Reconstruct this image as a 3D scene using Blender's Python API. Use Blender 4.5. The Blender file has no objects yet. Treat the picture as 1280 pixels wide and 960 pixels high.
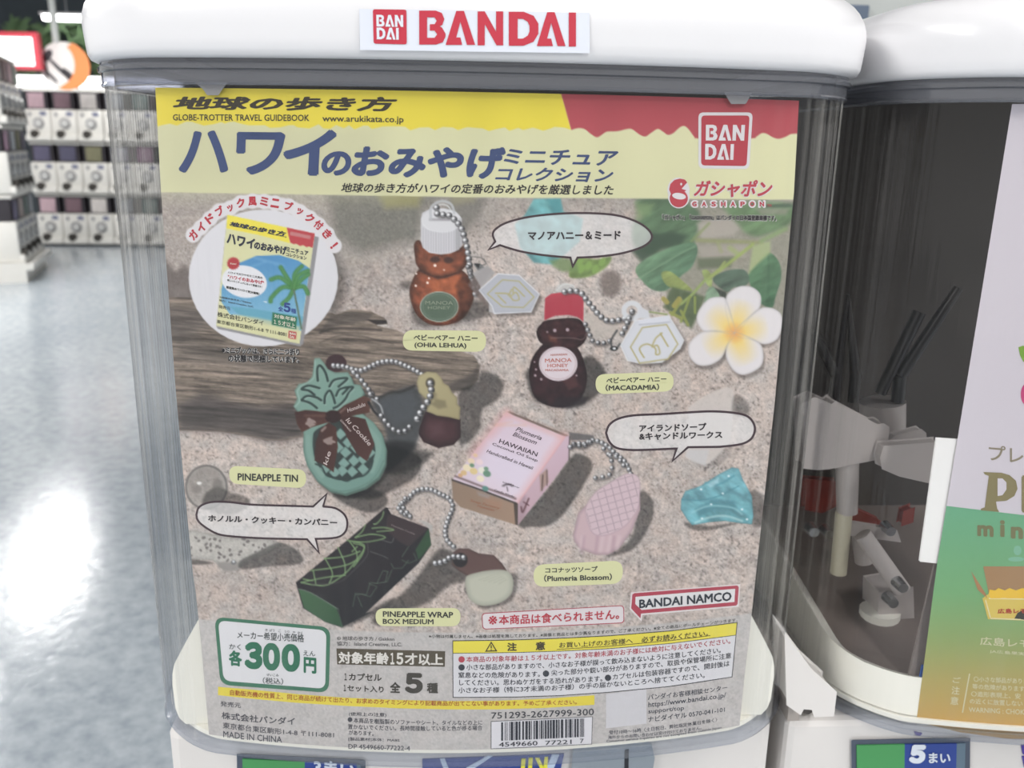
import bpy, bmesh, math, random
import numpy as np
from mathutils import Vector, Matrix

# ------------------------------------------------------------------ camera
CX, CDIST, CZ, PITCH, YAW, ROLL, FPX, R0 = -.0062, .3570, .1059, .2644, -.0531, .0173, 1101.2, .5864
CAMH = 1.0
ZO = CAMH - CZ            # height in the room of the bin's reference line


def _basis():
    rt = np.array([math.cos(YAW), math.sin(YAW), 0]); fh = np.array([-math.sin(YAW), math.cos(YAW), 0]); up = np.array([0, 0, 1.])
    fw = math.cos(PITCH) * fh - math.sin(PITCH) * up; u2 = math.sin(PITCH) * fh + math.cos(PITCH) * up
    return math.cos(ROLL) * rt + math.sin(ROLL) * u2, math.cos(ROLL) * u2 - math.sin(ROLL) * rt, fw


EX, EY, FW = _basis()
CAM = np.array([CX, -CDIST, CAMH])
S = bpy.context.scene
COL = S.collection
cd = bpy.data.cameras.new('camera'); cam = bpy.data.objects.new('camera', cd); COL.objects.link(cam)
m = Matrix.Identity(4)
for i in range(3):
    m[i][0] = EX[i]; m[i][1] = EY[i]; m[i][2] = -FW[i]; m[i][3] = CAM[i]
cam.matrix_world = m
cd.sensor_width = 36; cd.lens = FPX / 1280 * 36; cd.clip_start = .02; cd.clip_end = 60
cd.dof.use_dof = True; cd.dof.focus_distance = .372; cd.dof.aperture_fstop = 15
S.camera = cam

# ------------------------------------------------------------------ light and exposure
S.view_settings.view_transform = 'Standard'; S.view_settings.look = 'None'
S.view_settings.gamma = 1; S.view_settings.exposure = 0.0
S.cycles.transparent_max_bounces = 24
W = bpy.data.worlds.new('world'); S.world = W; W.use_nodes = True
bg = W.node_tree.nodes['Background']; bg.inputs[0].default_value = (1, .985, .97, 1); bg.inputs[1].default_value = .95


def area(name, loc, sx, sy, power, rot=(0, 0, 0), col=(1, .98, .95)):
    l = bpy.data.lights.new(name, 'AREA'); l.shape = 'RECTANGLE'; l.size = sx; l.size_y = sy; l.energy = power; l.color = col
    o = bpy.data.objects.new(name, l); COL.objects.link(o); o.location = loc; o.rotation_euler = rot
    return o


# tubes of the shop's ceiling fittings
TUBES = [(-3.0, -2.6), (.6, -2.4), (-1.6, -.9), (1.5, -.6), (-3.6, 1.6), (-3.2, 4.2), (-3.4, 6.4), (-6.0, 3.0)]
for i, (x, y) in enumerate(TUBES):
    area('ceiling_lamp', (x, y, 2.36), .14, 1.25, 44 if y < 0 else 62)


# ------------------------------------------------------------------ projection helpers (pixel -> point on a real surface)
def rays(x, y):
    x = np.asarray(x, float); y = np.asarray(y, float)
    return ((x - 640) / FPX)[..., None] * EX - ((y - 480) / FPX)[..., None] * EY + FW


def project(P):
    v = np.asarray(P) - CAM; d = v @ FW
    return np.stack([640 + FPX * (v @ EX) / d, 480 - FPX * (v @ EY) / d], -1)


def on_cyl(x, y, off=0., cx=0., cy=0.):
    d = rays(x, y); R = R0 + off; o = CAM[:2] - np.array([cx, R0 + cy])
    a = (d[..., :2] ** 2).sum(-1); b = (d[..., :2] * o).sum(-1); c = (o ** 2).sum() - R * R
    t = (-b - np.sqrt(np.maximum(b * b - a * c, 0))) / a
    return CAM + t[..., None] * d


def on_y(x, y, Y):
    d = rays(x, y); return CAM + ((Y - CAM[1]) / d[..., 1])[..., None] * d


def on_z(x, y, Z):
    d = rays(x, y); return CAM + ((Z - CAM[2]) / d[..., 2])[..., None] * d


# ------------------------------------------------------------------ materials
def lin(c):
    c = np.asarray(c, float) / 255.
    return np.where(c <= .04045, c / 12.92, ((c + .055) / 1.055) ** 2.4)


def rgba(c):
    l = lin(c); return (float(l[0]), float(l[1]), float(l[2]), 1)


MATS = {}


def mat(name, c, rough=.5, metal=0, var=.04, scale=40, spec=.5, bump=0, emit=0, coat=0, ecol=None):
    if name in MATS: return MATS[name]
    M = bpy.data.materials.new(name); M.use_nodes = True; nt = M.node_tree; N = nt.nodes; L = nt.links
    b = N['Principled BSDF']
    tc = N.new('ShaderNodeTexCoord'); no = N.new('ShaderNodeTexNoise'); no.inputs['Scale'].default_value = scale; no.inputs['Detail'].default_value = 3
    L.new(tc.outputs['Object'], no.inputs['Vector'])
    mx = N.new('ShaderNodeMix'); mx.data_type = 'RGBA'
    l = rgba(c)
    mx.inputs[6].default_value = tuple(max(0, v * (1 - var)) for v in l[:3]) + (1,)
    mx.inputs[7].default_value = tuple(min(1, v * (1 + var)) for v in l[:3]) + (1,)
    L.new(no.outputs[0], mx.inputs[0]); L.new(mx.outputs[2], b.inputs['Base Color'])
    b.inputs['Roughness'].default_value = rough; b.inputs['Metallic'].default_value = metal
    b.inputs['Specular IOR Level'].default_value = spec; b.inputs['Coat Weight'].default_value = coat
    if bump:
        bp = N.new('ShaderNodeBump'); bp.inputs['Strength'].default_value = bump; bp.inputs['Distance'].default_value = .002
        L.new(no.outputs[0], bp.inputs['Height']); L.new(bp.outputs[0], b.inputs['Normal'])
    if emit:
        b.inputs['Emission Color'].default_value = rgba(ecol or c); b.inputs['Emission Strength'].default_value = emit
    MATS[name] = M
    return M


def clear_plastic(name, tint, edge, gloss_rough=.06, streak=0., body=0., body_col=(128, 128, 132), power=2.2, edge_body=0., f0=.05, fk=.92):
    """clear moulded plastic: tinted transmission that deepens at grazing angles, Fresnel gloss, vertical draw lines"""
    M = bpy.data.materials.new(name); M.use_nodes = True; nt = M.node_tree; N = nt.nodes; L = nt.links
    for n in list(N):
        if n.type != 'OUTPUT_MATERIAL': N.remove(n)
    out = [n for n in N if n.type == 'OUTPUT_MATERIAL'][0]
    tc = N.new('ShaderNodeTexCoord'); mp = N.new('ShaderNodeMapping'); mp.inputs['Scale'].default_value = (420, 420, 5)
    no = N.new('ShaderNodeTexNoise'); no.inputs['Scale'].default_value = 1; no.inputs['Detail'].default_value = 4
    L.new(tc.outputs['Object'], mp.inputs[0]); L.new(mp.outputs[0], no.inputs['Vector'])
    bp = N.new('ShaderNodeBump'); bp.inputs['Strength'].default_value = streak; bp.inputs['Distance'].default_value = .002
    L.new(no.outputs[0], bp.inputs['Height'])
    lw = N.new('ShaderNodeLayerWeight'); lw.inputs['Blend'].default_value = .5
    pw = N.new('ShaderNodeMath'); pw.operation = 'POWER'; pw.inputs[1].default_value = power; L.new(lw.outputs['Facing'], pw.inputs[0])
    mx = N.new('ShaderNodeMix'); mx.data_type = 'RGBA'; mx.inputs[6].default_value = rgba(tint); mx.inputs[7].default_value = rgba(edge)
    L.new(pw.outputs[0], mx.inputs[0])
    tr = N.new('ShaderNodeBsdfTransparent'); L.new(mx.outputs[2], tr.inputs[0])
    rf = N.new('ShaderNodeBsdfRefraction'); rf.inputs['IOR'].default_value = 1.02; rf.inputs['Roughness'].default_value = .02
    b2 = N.new('ShaderNodeBump'); b2.inputs['Strength'].default_value = min(1, streak * 3); b2.inputs['Distance'].default_value = .003
    L.new(no.outputs[0], b2.inputs['Height']); L.new(b2.outputs[0], rf.inputs['Normal']); L.new(mx.outputs[2], rf.inputs[0])
    p2 = N.new('ShaderNodeMath'); p2.operation = 'POWER'; p2.inputs[1].default_value = 2.4; L.new(lw.outputs['Facing'], p2.inputs[0])
    mr = N.new('ShaderNodeMixShader'); L.new(p2.outputs[0], mr.inputs[0]); L.new(tr.outputs[0], mr.inputs[1]); L.new(rf.outputs[0], mr.inputs[2])
    df = N.new('ShaderNodeBsdfDiffuse'); df.inputs[0].default_value = rgba(body_col)
    m0 = N.new('ShaderNodeMixShader')
    eb = N.new('ShaderNodeMath'); eb.operation = 'MULTIPLY_ADD'; eb.inputs[1].default_value = edge_body; eb.inputs[2].default_value = body
    if streak:      # pale streaks: lamp reflections and scatter in the plastic put into the colour
        mp2 = N.new('ShaderNodeMapping'); mp2.inputs['Scale'].default_value = (210, 210, 3); L.new(tc.outputs['Object'], mp2.inputs[0])
        n2 = N.new('ShaderNodeTexNoise'); n2.inputs['Scale'].default_value = 1; n2.inputs['Detail'].default_value = 3; L.new(mp2.outputs[0], n2.inputs['Vector'])
        rp = N.new('ShaderNodeValToRGB'); rp.color_ramp.elements[0].position = .42; rp.color_ramp.elements[1].position = .68; L.new(n2.outputs[0], rp.inputs[0])
        ps = N.new('ShaderNodeMath'); ps.operation = 'POWER'; ps.inputs[1].default_value = 2; L.new(lw.outputs['Facing'], ps.inputs[0])
        mu = N.new('ShaderNodeMath'); mu.operation = 'MULTIPLY'; L.new(ps.outputs[0], mu.inputs[0]); L.new(rp.outputs[0], mu.inputs[1]); L.new(mu.outputs[0], eb.inputs[0])
    else: L.new(pw.outputs[0], eb.inputs[0])
    L.new(eb.outputs[0], m0.inputs[0])
    L.new(mr.outputs[0] if streak else tr.outputs[0], m0.inputs[1]); L.new(df.outputs[0], m0.inputs[2])
    gl = N.new('ShaderNodeBsdfGlossy'); gl.inputs['Roughness'].default_value = gloss_rough; L.new(bp.outputs[0], gl.inputs['Normal'])
    p5 = N.new('ShaderNodeMath'); p5.operation = 'POWER'; p5.inputs[1].default_value = 5; L.new(lw.outputs['Facing'], p5.inputs[0])
    fr = N.new('ShaderNodeMath'); fr.operation = 'MULTIPLY_ADD'; fr.inputs[1].default_value = fk; fr.inputs[2].default_value = f0; L.new(p5.outputs[0], fr.inputs[0])
    m1 = N.new('ShaderNodeMixShader'); L.new(fr.outputs[0], m1.inputs[0]); L.new(m0.outputs[0], m1.inputs[1]); L.new(gl.outputs[0], m1.inputs[2])
    L.new(m1.outputs[0], out.inputs[0])
    return M


# ------------------------------------------------------------------ object helpers
def empty(name, label, cat, loc=(0, 0, 0), group=None):
    o = bpy.data.objects.new(name, None); COL.objects.link(o); o.location = loc; o.empty_display_size = .05
    return tag(o, label, cat, group)


def tag(o, label=None, cat=None, group=None, kind=None):
    if label: o['label'] = label
    if cat: o['category'] = cat
    if group: o['group'] = group
    if kind: o['kind'] = kind
    return o


def link(name, me, m, parent=None, world=True, label=None):
    """mesh data given in world coordinates; parent keeps it in place"""
    o = bpy.data.objects.new(name, me)
    COL.objects.link(o)
    if m is not None and not me.materials: me.materials.append(m)
    if parent is not None:
        o.parent = parent
        if world:
            off = Vector((0, 0, 0)); p = parent
            while p is not None: off += p.location; p = p.parent
            me.transform(Matrix.Translation(-off))
    if label: o['label'] = label
    return o


def pmesh(name, verts, faces, m, parent=None, smooth=False, world=True, label=None):
    me = bpy.data.meshes.new(name); me.from_pydata([tuple(v) for v in verts], [], faces); me.update()
    if smooth: me.polygons.foreach_set('use_smooth', [True] * len(me.polygons))
    return link(name, me, m, parent, world, label)


class MB:
    def __init__(s): s.v = []; s.f = []

    def add(s, v, f):
        n = len(s.v); s.v += [tuple(p) for p in v]; s.f += [tuple(i + n for i in q) for q in f]; return s

    def box(s, x0, x1, y0, y1, z0, z1, bev=0):
        if bev <= 0:
            v = [(x, y, z) for z in (z0, z1) for y in (y0, y1) for x in (x0, x1)]
            return s.add(v, [(0, 2, 3, 1), (4, 5, 7, 6), (0, 1, 5, 4), (2, 6, 7, 3), (0, 4, 6, 2), (1, 3, 7, 5)])
        bm = bmesh.new(); bmesh.ops.create_cube(bm, size=1)
        for v in bm.verts: v.co = Vector(((x0 + x1) / 2 + v.co.x * (x1 - x0), (y0 + y1) / 2 + v.co.y * (y1 - y0), (z0 + z1) / 2 + v.co.z * (z1 - z0)))
        bmesh.ops.bevel(bm, geom=bm.edges[:], offset=bev, segments=2, affect='EDGES', profile=.5)
        bm.verts.index_update()
        s.add([v.co[:] for v in bm.verts], [tuple(v.index for v in f.verts) for f in bm.faces]); bm.free(); return s

    def prism(s, pts, axis, a, b):
        """closed outline pts (2-D) extruded along axis 'y' or 'z' or 'x' from a to b"""
        def P(p, t):
            return {'y': (p[0], t, p[1]), 'z': (p[0], p[1], t), 'x': (t, p[0], p[1])}[axis]
        n = len(pts)
        return s.add([P(p, a) for p in pts] + [P(p, b) for p in pts],
                     [tuple(range(n)), tuple(range(2 * n - 1, n - 1, -1))] + [(i, (i + 1) % n, n + (i + 1) % n, n + i) for i in range(n)])

    def tube(s, p0, p1, r0, r1=None, n=16, cap=True):
        r1 = r0 if r1 is None else r1
        p0 = Vector(p0); p1 = Vector(p1); d = (p1 - p0).normalized(); a = d.orthogonal().normalized(); b = d.cross(a)
        v = []
        for p, r in ((p0, r0), (p1, r1)):
            for i in range(n):
                t = 2 * math.pi * i / n; v.append(p + a * math.cos(t) * r + b * math.sin(t) * r)
        f = [(i, (i + 1) % n, n + (i + 1) % n, n + i) for i in range(n)]
        if cap: f += [tuple(range(n - 1, -1, -1)), tuple(range(n, 2 * n))]
        return s.add(v, f)

    def ring(s, c, d, R, r, n=24, k=8):
        d = Vector(d).normalized(); a = d.orthogonal().normalized(); b = d.cross(a); v = []; f = []
        for i in range(n):
            t = 2 * math.pi * i / n; e = a * math.cos(t) + b * math.sin(t)
            for j in range(k):
                q = 2 * math.pi * j / k; v.append(Vector(c) + e * (R + r * math.cos(q)) + d * r * math.sin(q))
        for i in range(n):
            for j in range(k):
                f.append((i * k + j, i * k + (j + 1) % k, ((i + 1) % n) * k + (j + 1) % k, ((i + 1) % n) * k + j))
        return s.add(v, f)

    def build(s, name, m, parent=None, smooth=False, world=True, label=None):
        return pmesh(name, s.v, s.f, m, parent, smooth, world, label)


def auto_smooth(o, ang=40):
    me = o.data; me.polygons.foreach_set('use_smooth', [True] * len(me.polygons)); me.set_sharp_from_angle(angle=math.radians(ang)); return o
# ================================================================== the shop: floor, ceiling, far wall
def floor_mat():
    M = mat('floor_vinyl', (176, 184, 190), rough=.15, var=.0, spec=.32)
    nt = M.node_tree; N = nt.nodes; L = nt.links; b = N['Principled BSDF']
    tc = N.new('ShaderNodeTexCoord'); a = N.new('ShaderNodeTexNoise'); a.inputs['Scale'].default_value = 26; a.inputs['Detail'].default_value = 5; a.inputs['Roughness'].default_value = .65
    c = N.new('ShaderNodeTexNoise'); c.inputs['Scale'].default_value = 2.2; c.inputs['Detail'].default_value = 3
    L.new(tc.outputs['Object'], a.inputs['Vector']); L.new(tc.outputs['Object'], c.inputs['Vector'])
    r = N.new('ShaderNodeValToRGB'); r.color_ramp.elements[0].position = .36; r.color_ramp.elements[1].position = .64
    r.color_ramp.elements[0].color = rgba((166, 174, 181)); r.color_ramp.elements[1].color = rgba((198, 204, 208))
    r2 = N.new('ShaderNodeValToRGB'); r2.color_ramp.elements[0].color = rgba((215, 220, 226)); r2.color_ramp.elements[1].color = (1, 1, 1, 1)
    L.new(a.outputs[0], r.inputs[0]); L.new(c.outputs[0], r2.inputs[0])
    mx = N.new('ShaderNodeMix'); mx.data_type = 'RGBA'; mx.blend_type = 'MULTIPLY'; mx.inputs[0].default_value = 1
    L.new(r.outputs[0], mx.inputs[6]); L.new(r2.outputs[0], mx.inputs[7]); L.new(mx.outputs[2], b.inputs['Base Color'])
    bp = N.new('ShaderNodeBump'); bp.inputs['Strength'].default_value = .25; bp.inputs['Distance'].default_value = .004; L.new(a.outputs[0], bp.inputs['Height']); L.new(bp.outputs[0], b.inputs['Normal'])
    return M


tag(MB().box(-9, 5, -5, 10, -.05, 0).build('floor', floor_mat()), 'speckled blue-grey glossy vinyl shop floor', kind='structure')
tag(MB().box(-9, 5, -5, 10, 2.45, 2.55).build('ceiling', mat('ceiling_tile', (120, 124, 130), .8)), 'grey shop ceiling with light strips', kind='structure')
tag(MB().box(-9, 5, 9.6, 9.75, 0, 2.45).build('wall_back', mat('back_wall_dark', (78, 86, 92), .8, var=.4, scale=3)), 'dark mottled far wall behind the machines', kind='structure')
for i, (x, y) in enumerate(TUBES):
    lab = ['front left of the shop', 'behind the camera on the right', 'over the near aisle on the left', 'over the near machines', 'over the left aisle', 'in the middle of the far aisle', 'just in front of the far machines', 'farthest to the left'][i]
    t = empty('ceiling_light', 'long white ceiling light ' + lab, 'light', (x, y, 2.45))
    MB().box(x - .12, x + .12, y - .7, y + .7, 2.40, 2.45, .01).build('housing', mat('lamp_white', (235, 235, 235), .5), t)
    d = MB()
    d.box(x - .09, x + .09, y - .66, y + .66, 2.372, 2.40).build('diffuser', mat('lamp_glow', (255, 255, 255), .5, emit=6, var=0), t)

# ================================================================== far row of capsule machines (three storeys)
FY = 8.35; COLW = .237; FX0 = -4.10
white_body = mat('machine_white', (226, 224, 218), .4)
far_tube = mat('shelf_lamp', (255, 255, 255), .4, emit=3.2, var=0)
grey_dial = mat('dial_grey', (150, 150, 152), .35)
dark_bin = mat('far_bin_dark', (48, 44, 50), .3, var=.4, scale=8)
dark_hole = mat('outlet_dark', (58, 54, 50), .6)


def far_card(c): return mat('card_%d_%d_%d' % c, c, .5, var=.35, scale=14)


CARDS = [(196, 168, 176), (120, 96, 104), (206, 200, 196), (168, 172, 178), (112, 128, 124), (178, 164, 160), (92, 88, 112), (84, 82, 104), (120, 118, 92), (186, 190, 196), (150, 120, 140), (140, 160, 150)]


def make_far_machine():
    t = empty('capsule_machine', 'x', 'capsule machine'); h = .472
    w = COLW / 2 - .004; hb = h * .6
    def B(mb, n, m, sm=False): return mb.build(n, m, t, sm, world=False)
    auto_smooth(B(MB().box(-w, w, 0, .34, 0, hb, .012), 'body', white_body))
    B(MB().box(-w, w, -.03, .02, 0, .052, .01), 'front_lip', white_body)
    B(MB().box(-w + .012, w - .012, .02, .33, hb, h - .025, .012), 'bin', dark_bin)
    B(MB().box(-w, w, .01, .34, h - .03, h - .008, .006), 'lid', white_body)
    B(MB().box(-w * .62, w * .62, .006, .014, hb + .012, h - .045), 'card', far_card(CARDS[0]))
    B(MB().ring((.01, -.004, hb * .56), (0, 1, 0), .043, .008, 20, 6), 'dial_ring', grey_dial, True)
    B(MB().tube((.01, -.022, hb * .56), (.01, .001, hb * .56), .03, .034, 18), 'dial', mat('dial_light', (205, 205, 203), .4))
    B(MB().tube((-.03, -.035, .062), (-.03, .01, .062), .036, .036, 18), 'outlet', dark_hole)
    B(MB().box(-.075, -.05, -.006, .003, hb * .78, hb * .9), 'coin_slot', grey_dial)
    B(MB().box(.03, .085, -.006, .003, hb * .8, hb * .93), 'price_plate', mat('plate_bluegrey', (120, 124, 148), .4))
    return t


def copy_thing(src, loc, rz, label, group, card=None):
    r = src.copy(); COL.objects.link(r); r.location = loc; r.rotation_euler = (0, 0, rz); r['label'] = label; r['group'] = group
    for ch in src.children:
        c = ch.copy(); COL.objects.link(c); c.parent = r
        if card is not None and ch.name.startswith('card'):
            c.material_slots[0].link = 'OBJECT'; c.material_slots[0].material = far_card(card)
    return r


cols = ['leftmost column', 'second column from the left', 'third column from the left', 'fourth column from the left', 'fifth column from the left', 'sixth column from the left']
rowsn = ['bottom row', 'middle row', 'top row']
MZ0 = .02
proto = make_far_machine(); first = True
for r in range(3):
    for c in range(6):
        loc = (FX0 + (c + .5) * COLW, FY, MZ0 + .474 * r); lab = 'distant white capsule machine, %s, %s of the far stack' % (rowsn[r], cols[c])
        if first:
            proto.location = loc; proto['label'] = lab; proto['group'] = 'far stacked capsule machines'; first = False
        else:
            copy_thing(proto, loc, 0, lab, 'far stacked capsule machines', CARDS[(r * 6 + c) % len(CARDS)])
x0, x1 = FX0, FX0 + 6 * COLW
blk = mat('rack_black', (40, 40, 42), .5)
tag(MB().box(x0 - .02, x1 + .02, FY + .36, FY + .38, 0, 1.44).build('back_panel', blk), 'black panel standing right behind the far stack of machines', 'panel')
tag(MB().box(x0 - .02, x1 + .02, FY + .03, FY + .34, 0, .018).build('plinth', blk), 'low black plinth under the far stack of machines', 'plinth')
t = empty('shelf_light', 'glowing white light box running along the top of the far machine stack', 'light box', ((x0 + x1) / 2, FY, 1.446))
MB().box(x0 - .05, x1 + .03, FY - .06, FY + .05, 1.446, 1.54, .01).build('diffuser', far_tube, t)
MB().box(x0 - .05, x1 + .03, FY + .05, FY + .3, 1.446, 1.54).build('housing', white_body, t)

# lit sign with the red border
p = on_y([-60, 46, 46, -60], [36, 40, 88, 86], 7.9)
t = empty('sign_board', 'glowing white sign board with a red frame at the upper left', 'sign', tuple(p.mean(0)))
xa, xb, za, zb = p[0][0], p[1][0], p[2][2], p[1][2]
MB().box(xa, xb, 7.9, 7.98, za, zb, .012).build('frame', mat('sign_red', (205, 70, 84), .5), t)
MB().box(xa, xb - .045, 7.885, 7.9, za + .035, zb - .045, .006).build('panel', mat('sign_glow', (250, 254, 255), .4, emit=1.6, var=0), t)
for xx in (xb - .35, xb - .9): MB().tube((xx, 7.94, zb), (xx, 7.94, 2.45), .012, n=8).build('hanger', mat('steel', (150, 152, 156), .35, .8), t)
# round orange and white display board
c = on_y(80, 82, 8.1)
t = empty('display_board', 'round hanging board, white and black with an orange crescent side', 'sign', tuple(c))
def disc(cx, cz, rx, rz, n=40, a0=0, a1=2 * math.pi, tilt=0.):
    o = []
    for i in range(n):
        a = a0 + (a1 - a0) * i / (n - 1 if a1 - a0 < 6.28 else n)
        u, v = rx * math.cos(a), rz * math.sin(a)
        o.append((cx + u * math.cos(tilt) - v * math.sin(tilt), cz + u * math.sin(tilt) + v * math.cos(tilt)))
    return o
MB().prism(disc(c[0], c[2], .215, .2), 'y', 8.1, 8.12).build('board', mat('board_white', (236, 234, 232), .5), t)
cres = disc(c[0] + .005, c[2], .222, .206, 24, -1.9, 1.15) + disc(c[0] - .10, c[2] + .02, .2, .2, 24, .75, -1.15)
MB().prism(cres, 'y', 8.085, 8.101).build('crescent', mat('board_orange', (252, 150, 88), .5), t)
for i, (dx, dz, rx, rz, ti) in enumerate([(-.13, .08, .06, .03, .9), (.05, -.10, .03, .10, .7), (-.16, -.03, .012, .06, .2), (-.05, -.02, .014, .12, .75), (-.11, -.10, .012, .06, .7)]):
    MB().prism(disc(c[0] + dx, c[2] + dz, rx, rz, 20, tilt=ti), 'y', 8.088, 8.101).build('dark_patch', mat('board_dark', (62, 60, 66), .6), t)
MB().tube((c[0] - .05, 8.11, c[2] + .19), (c[0] - .05, 8.11, 2.45), .03, n=8).build('hanger', mat('pale_post', (190, 194, 192), .5), t)

# pendant strip light near the far wall
c = on_y(84, 22, 8.9); t = empty('strip_light', 'short bright strip light hanging above the round board', 'light', (c[0], 8.9, c[2]))
MB().box(c[0] - .22, c[0] + .24, 8.86, 8.94, c[2] - .03, c[2] + .02, .008).build('diffuser', mat('lamp_glow', (255, 255, 255), .5, emit=6, var=0), t)
MB().box(c[0] - .24, c[0] + .26, 8.85, 8.95, c[2] + .02, c[2] + .04).build('housing', mat('lamp_white', (235, 235, 235), .5), t)
MB().tube((c[0], 8.9, c[2] + .04), (c[0], 8.9, 2.45), .008, n=8).build('hanger', mat('steel', (150, 152, 156), .35, .8), t)

# leafy garland above the far stack
rs = random.Random(4); g = MB()
for i in range(420):
    x = rs.uniform(x0 - .5, x1 + .3); z = rs.uniform(1.6, 2.1); y = rs.uniform(9.05, 9.3); a = rs.uniform(0, 6.28); l = rs.uniform(.05, .12)
    u = Vector((math.cos(a), rs.uniform(-.3, .3), math.sin(a))) * l; w = Vector((-math.sin(a), 0, math.cos(a))) * l * .35; q = Vector((x, y, z))
    g.add([q - u, q - w, q + u, q + w], [(0, 1, 2, 3)])
tag(g.build('garland', mat('garland_leaf', (96, 124, 84), .6, var=.5, scale=5)), 'dim green leafy garland hanging behind the far signs', 'garland', kind='stuff')

# nearer row at the left edge, seen almost end-on along its front
A = np.array([-3.43, 7.0]); dr = np.array([.62, -1.98]) / math.hypot(.62, 1.98)
rz = math.atan2(dr[1], dr[0]) + math.pi          # fronts look towards +x
nrm = np.array([-dr[1], dr[0]])                    # front direction
wh = ['far end', 'second from far end', 'third from far end', 'fourth from far end']
for r in range(3):
    for c in range(4):
        q = A + dr * (.14 + COLW * c) - nrm * .0
        copy_thing(proto, (q[0] - nrm[0] * .03, q[1] - nrm[1] * .03, .14 + .474 * r), math.atan2(-dr[1], -dr[0]),
                   'white capsule machine at left edge, %s, %s' % (rowsn[r], wh[c]), 'capsule machines of the near left row', CARDS[(r * 4 + c + 3) % len(CARDS)])
t = empty('machine_plinth', 'long white plinth under the near left row of machines', 'plinth', (float(A[0]), float(A[1]), 0))
L_ = 4 * COLW + .05; back = -nrm * .42
P = [A, A + dr * L_, A + dr * L_ + back, A + back]
MB().prism([tuple(p) for p in P], 'z', 0, .14).build('base', white_body, t)
Q = [A + nrm * .0 - dr * .01, A + dr * L_, A + dr * L_ + nrm * .05, A + nrm * .05 - dr * .01]
MB().prism([tuple(p) for p in Q], 'z', .09, .13).build('kick_rail', white_body, t)
# ================================================================== the two capsule machines in front of the camera
HALF = [(0, -.004)]
for x in np.linspace(.01, .125, 12): HALF.append((float(x), float(R0 - math.sqrt((R0 + .004) ** 2 - x * x))))
HALF += [(.1295, .0110), (.1335, .0131), (.1375, .0156), (.1412, .0184), (.1448, .0216), (.1485, .0252), (.1520, .0294), (.1552, .0340), (.1578, .0390), (.1598, .0440), (.1612, .0500), (.1619, .0570), (.1620, .0650), (.1620, .10), (.162, .16), (.162, .22), (.160, .232), (.152, .24), (.13, .242), (0.05, .242), (0, .242)]


def plan(off):
    """outline of the bin in plan, offset outwards by off"""
    pts = HALF; out = []
    for i, (x, y) in enumerate(pts):
        a = pts[max(i - 1, 0)]; b = pts[min(i + 1, len(pts) - 1)]
        tx, ty = b[0] - a[0], b[1] - a[1]; l = math.hypot(tx, ty); nx, ny = ty / l, -tx / l
        if i == 0: nx, ny = 0, -1
        if i == len(pts) - 1: nx, ny = 0, 1
        out.append((x + nx * off, y + ny * off))
    left = [(-x, y) for (x, y) in out[1:-1]][::-1]
    return out + left      # closed loop, starts at front centre going right


def loft(rings, mb=None, close_top=False, close_bottom=False):
    """rings: list of (outline, z)"""
    mb = mb or MB(); n = len(rings[0][0]); v = []; f = []
    for o, z in rings: v += [(p[0], p[1], z) for p in o]
    for k in range(len(rings) - 1):
        for i in range(n): f.append((k * n + i, k * n + (i + 1) % n, (k + 1) * n + (i + 1) % n, (k + 1) * n + i))
    if close_top: f.append(tuple((len(rings) - 1) * n + i for i in range(n)))
    if close_bottom: f.append(tuple(range(n - 1, -1, -1)))
    return mb.add(v, f)


clear = clear_plastic('bin_clear', (254, 254, 254), (234, 237, 243), .07, .3, 0.0, (232, 229, 222), 3.5, .50, .035, .55)
rimmat = clear_plastic('rim_clear', (222, 223, 228), (176, 180, 194), .05, 0, .26, (150, 152, 158), 2.0)
edgemat = clear_plastic('edge_clear', (240, 242, 246), (190, 195, 206), .10, 0, .06, (176, 180, 188), 2.2)
lid_m = mat('lid_white', (226, 225, 227), .28, var=.01, coat=.15)
body_m = mat('body_white', (214, 210, 207), .42, var=.015)
dark_in = mat('housing_brown_black', (52, 47, 44), .55, var=.25, scale=12)
tray_m = mat('tray_white', (234, 232, 222), .5, var=.03)
white_p = mat('mechanism_white', (182, 175, 172), .45, var=.03)


def sh(o, dx, dy):                    # shift an outline list
    return [(x + dx, y + dy) for x, y in o]


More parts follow.
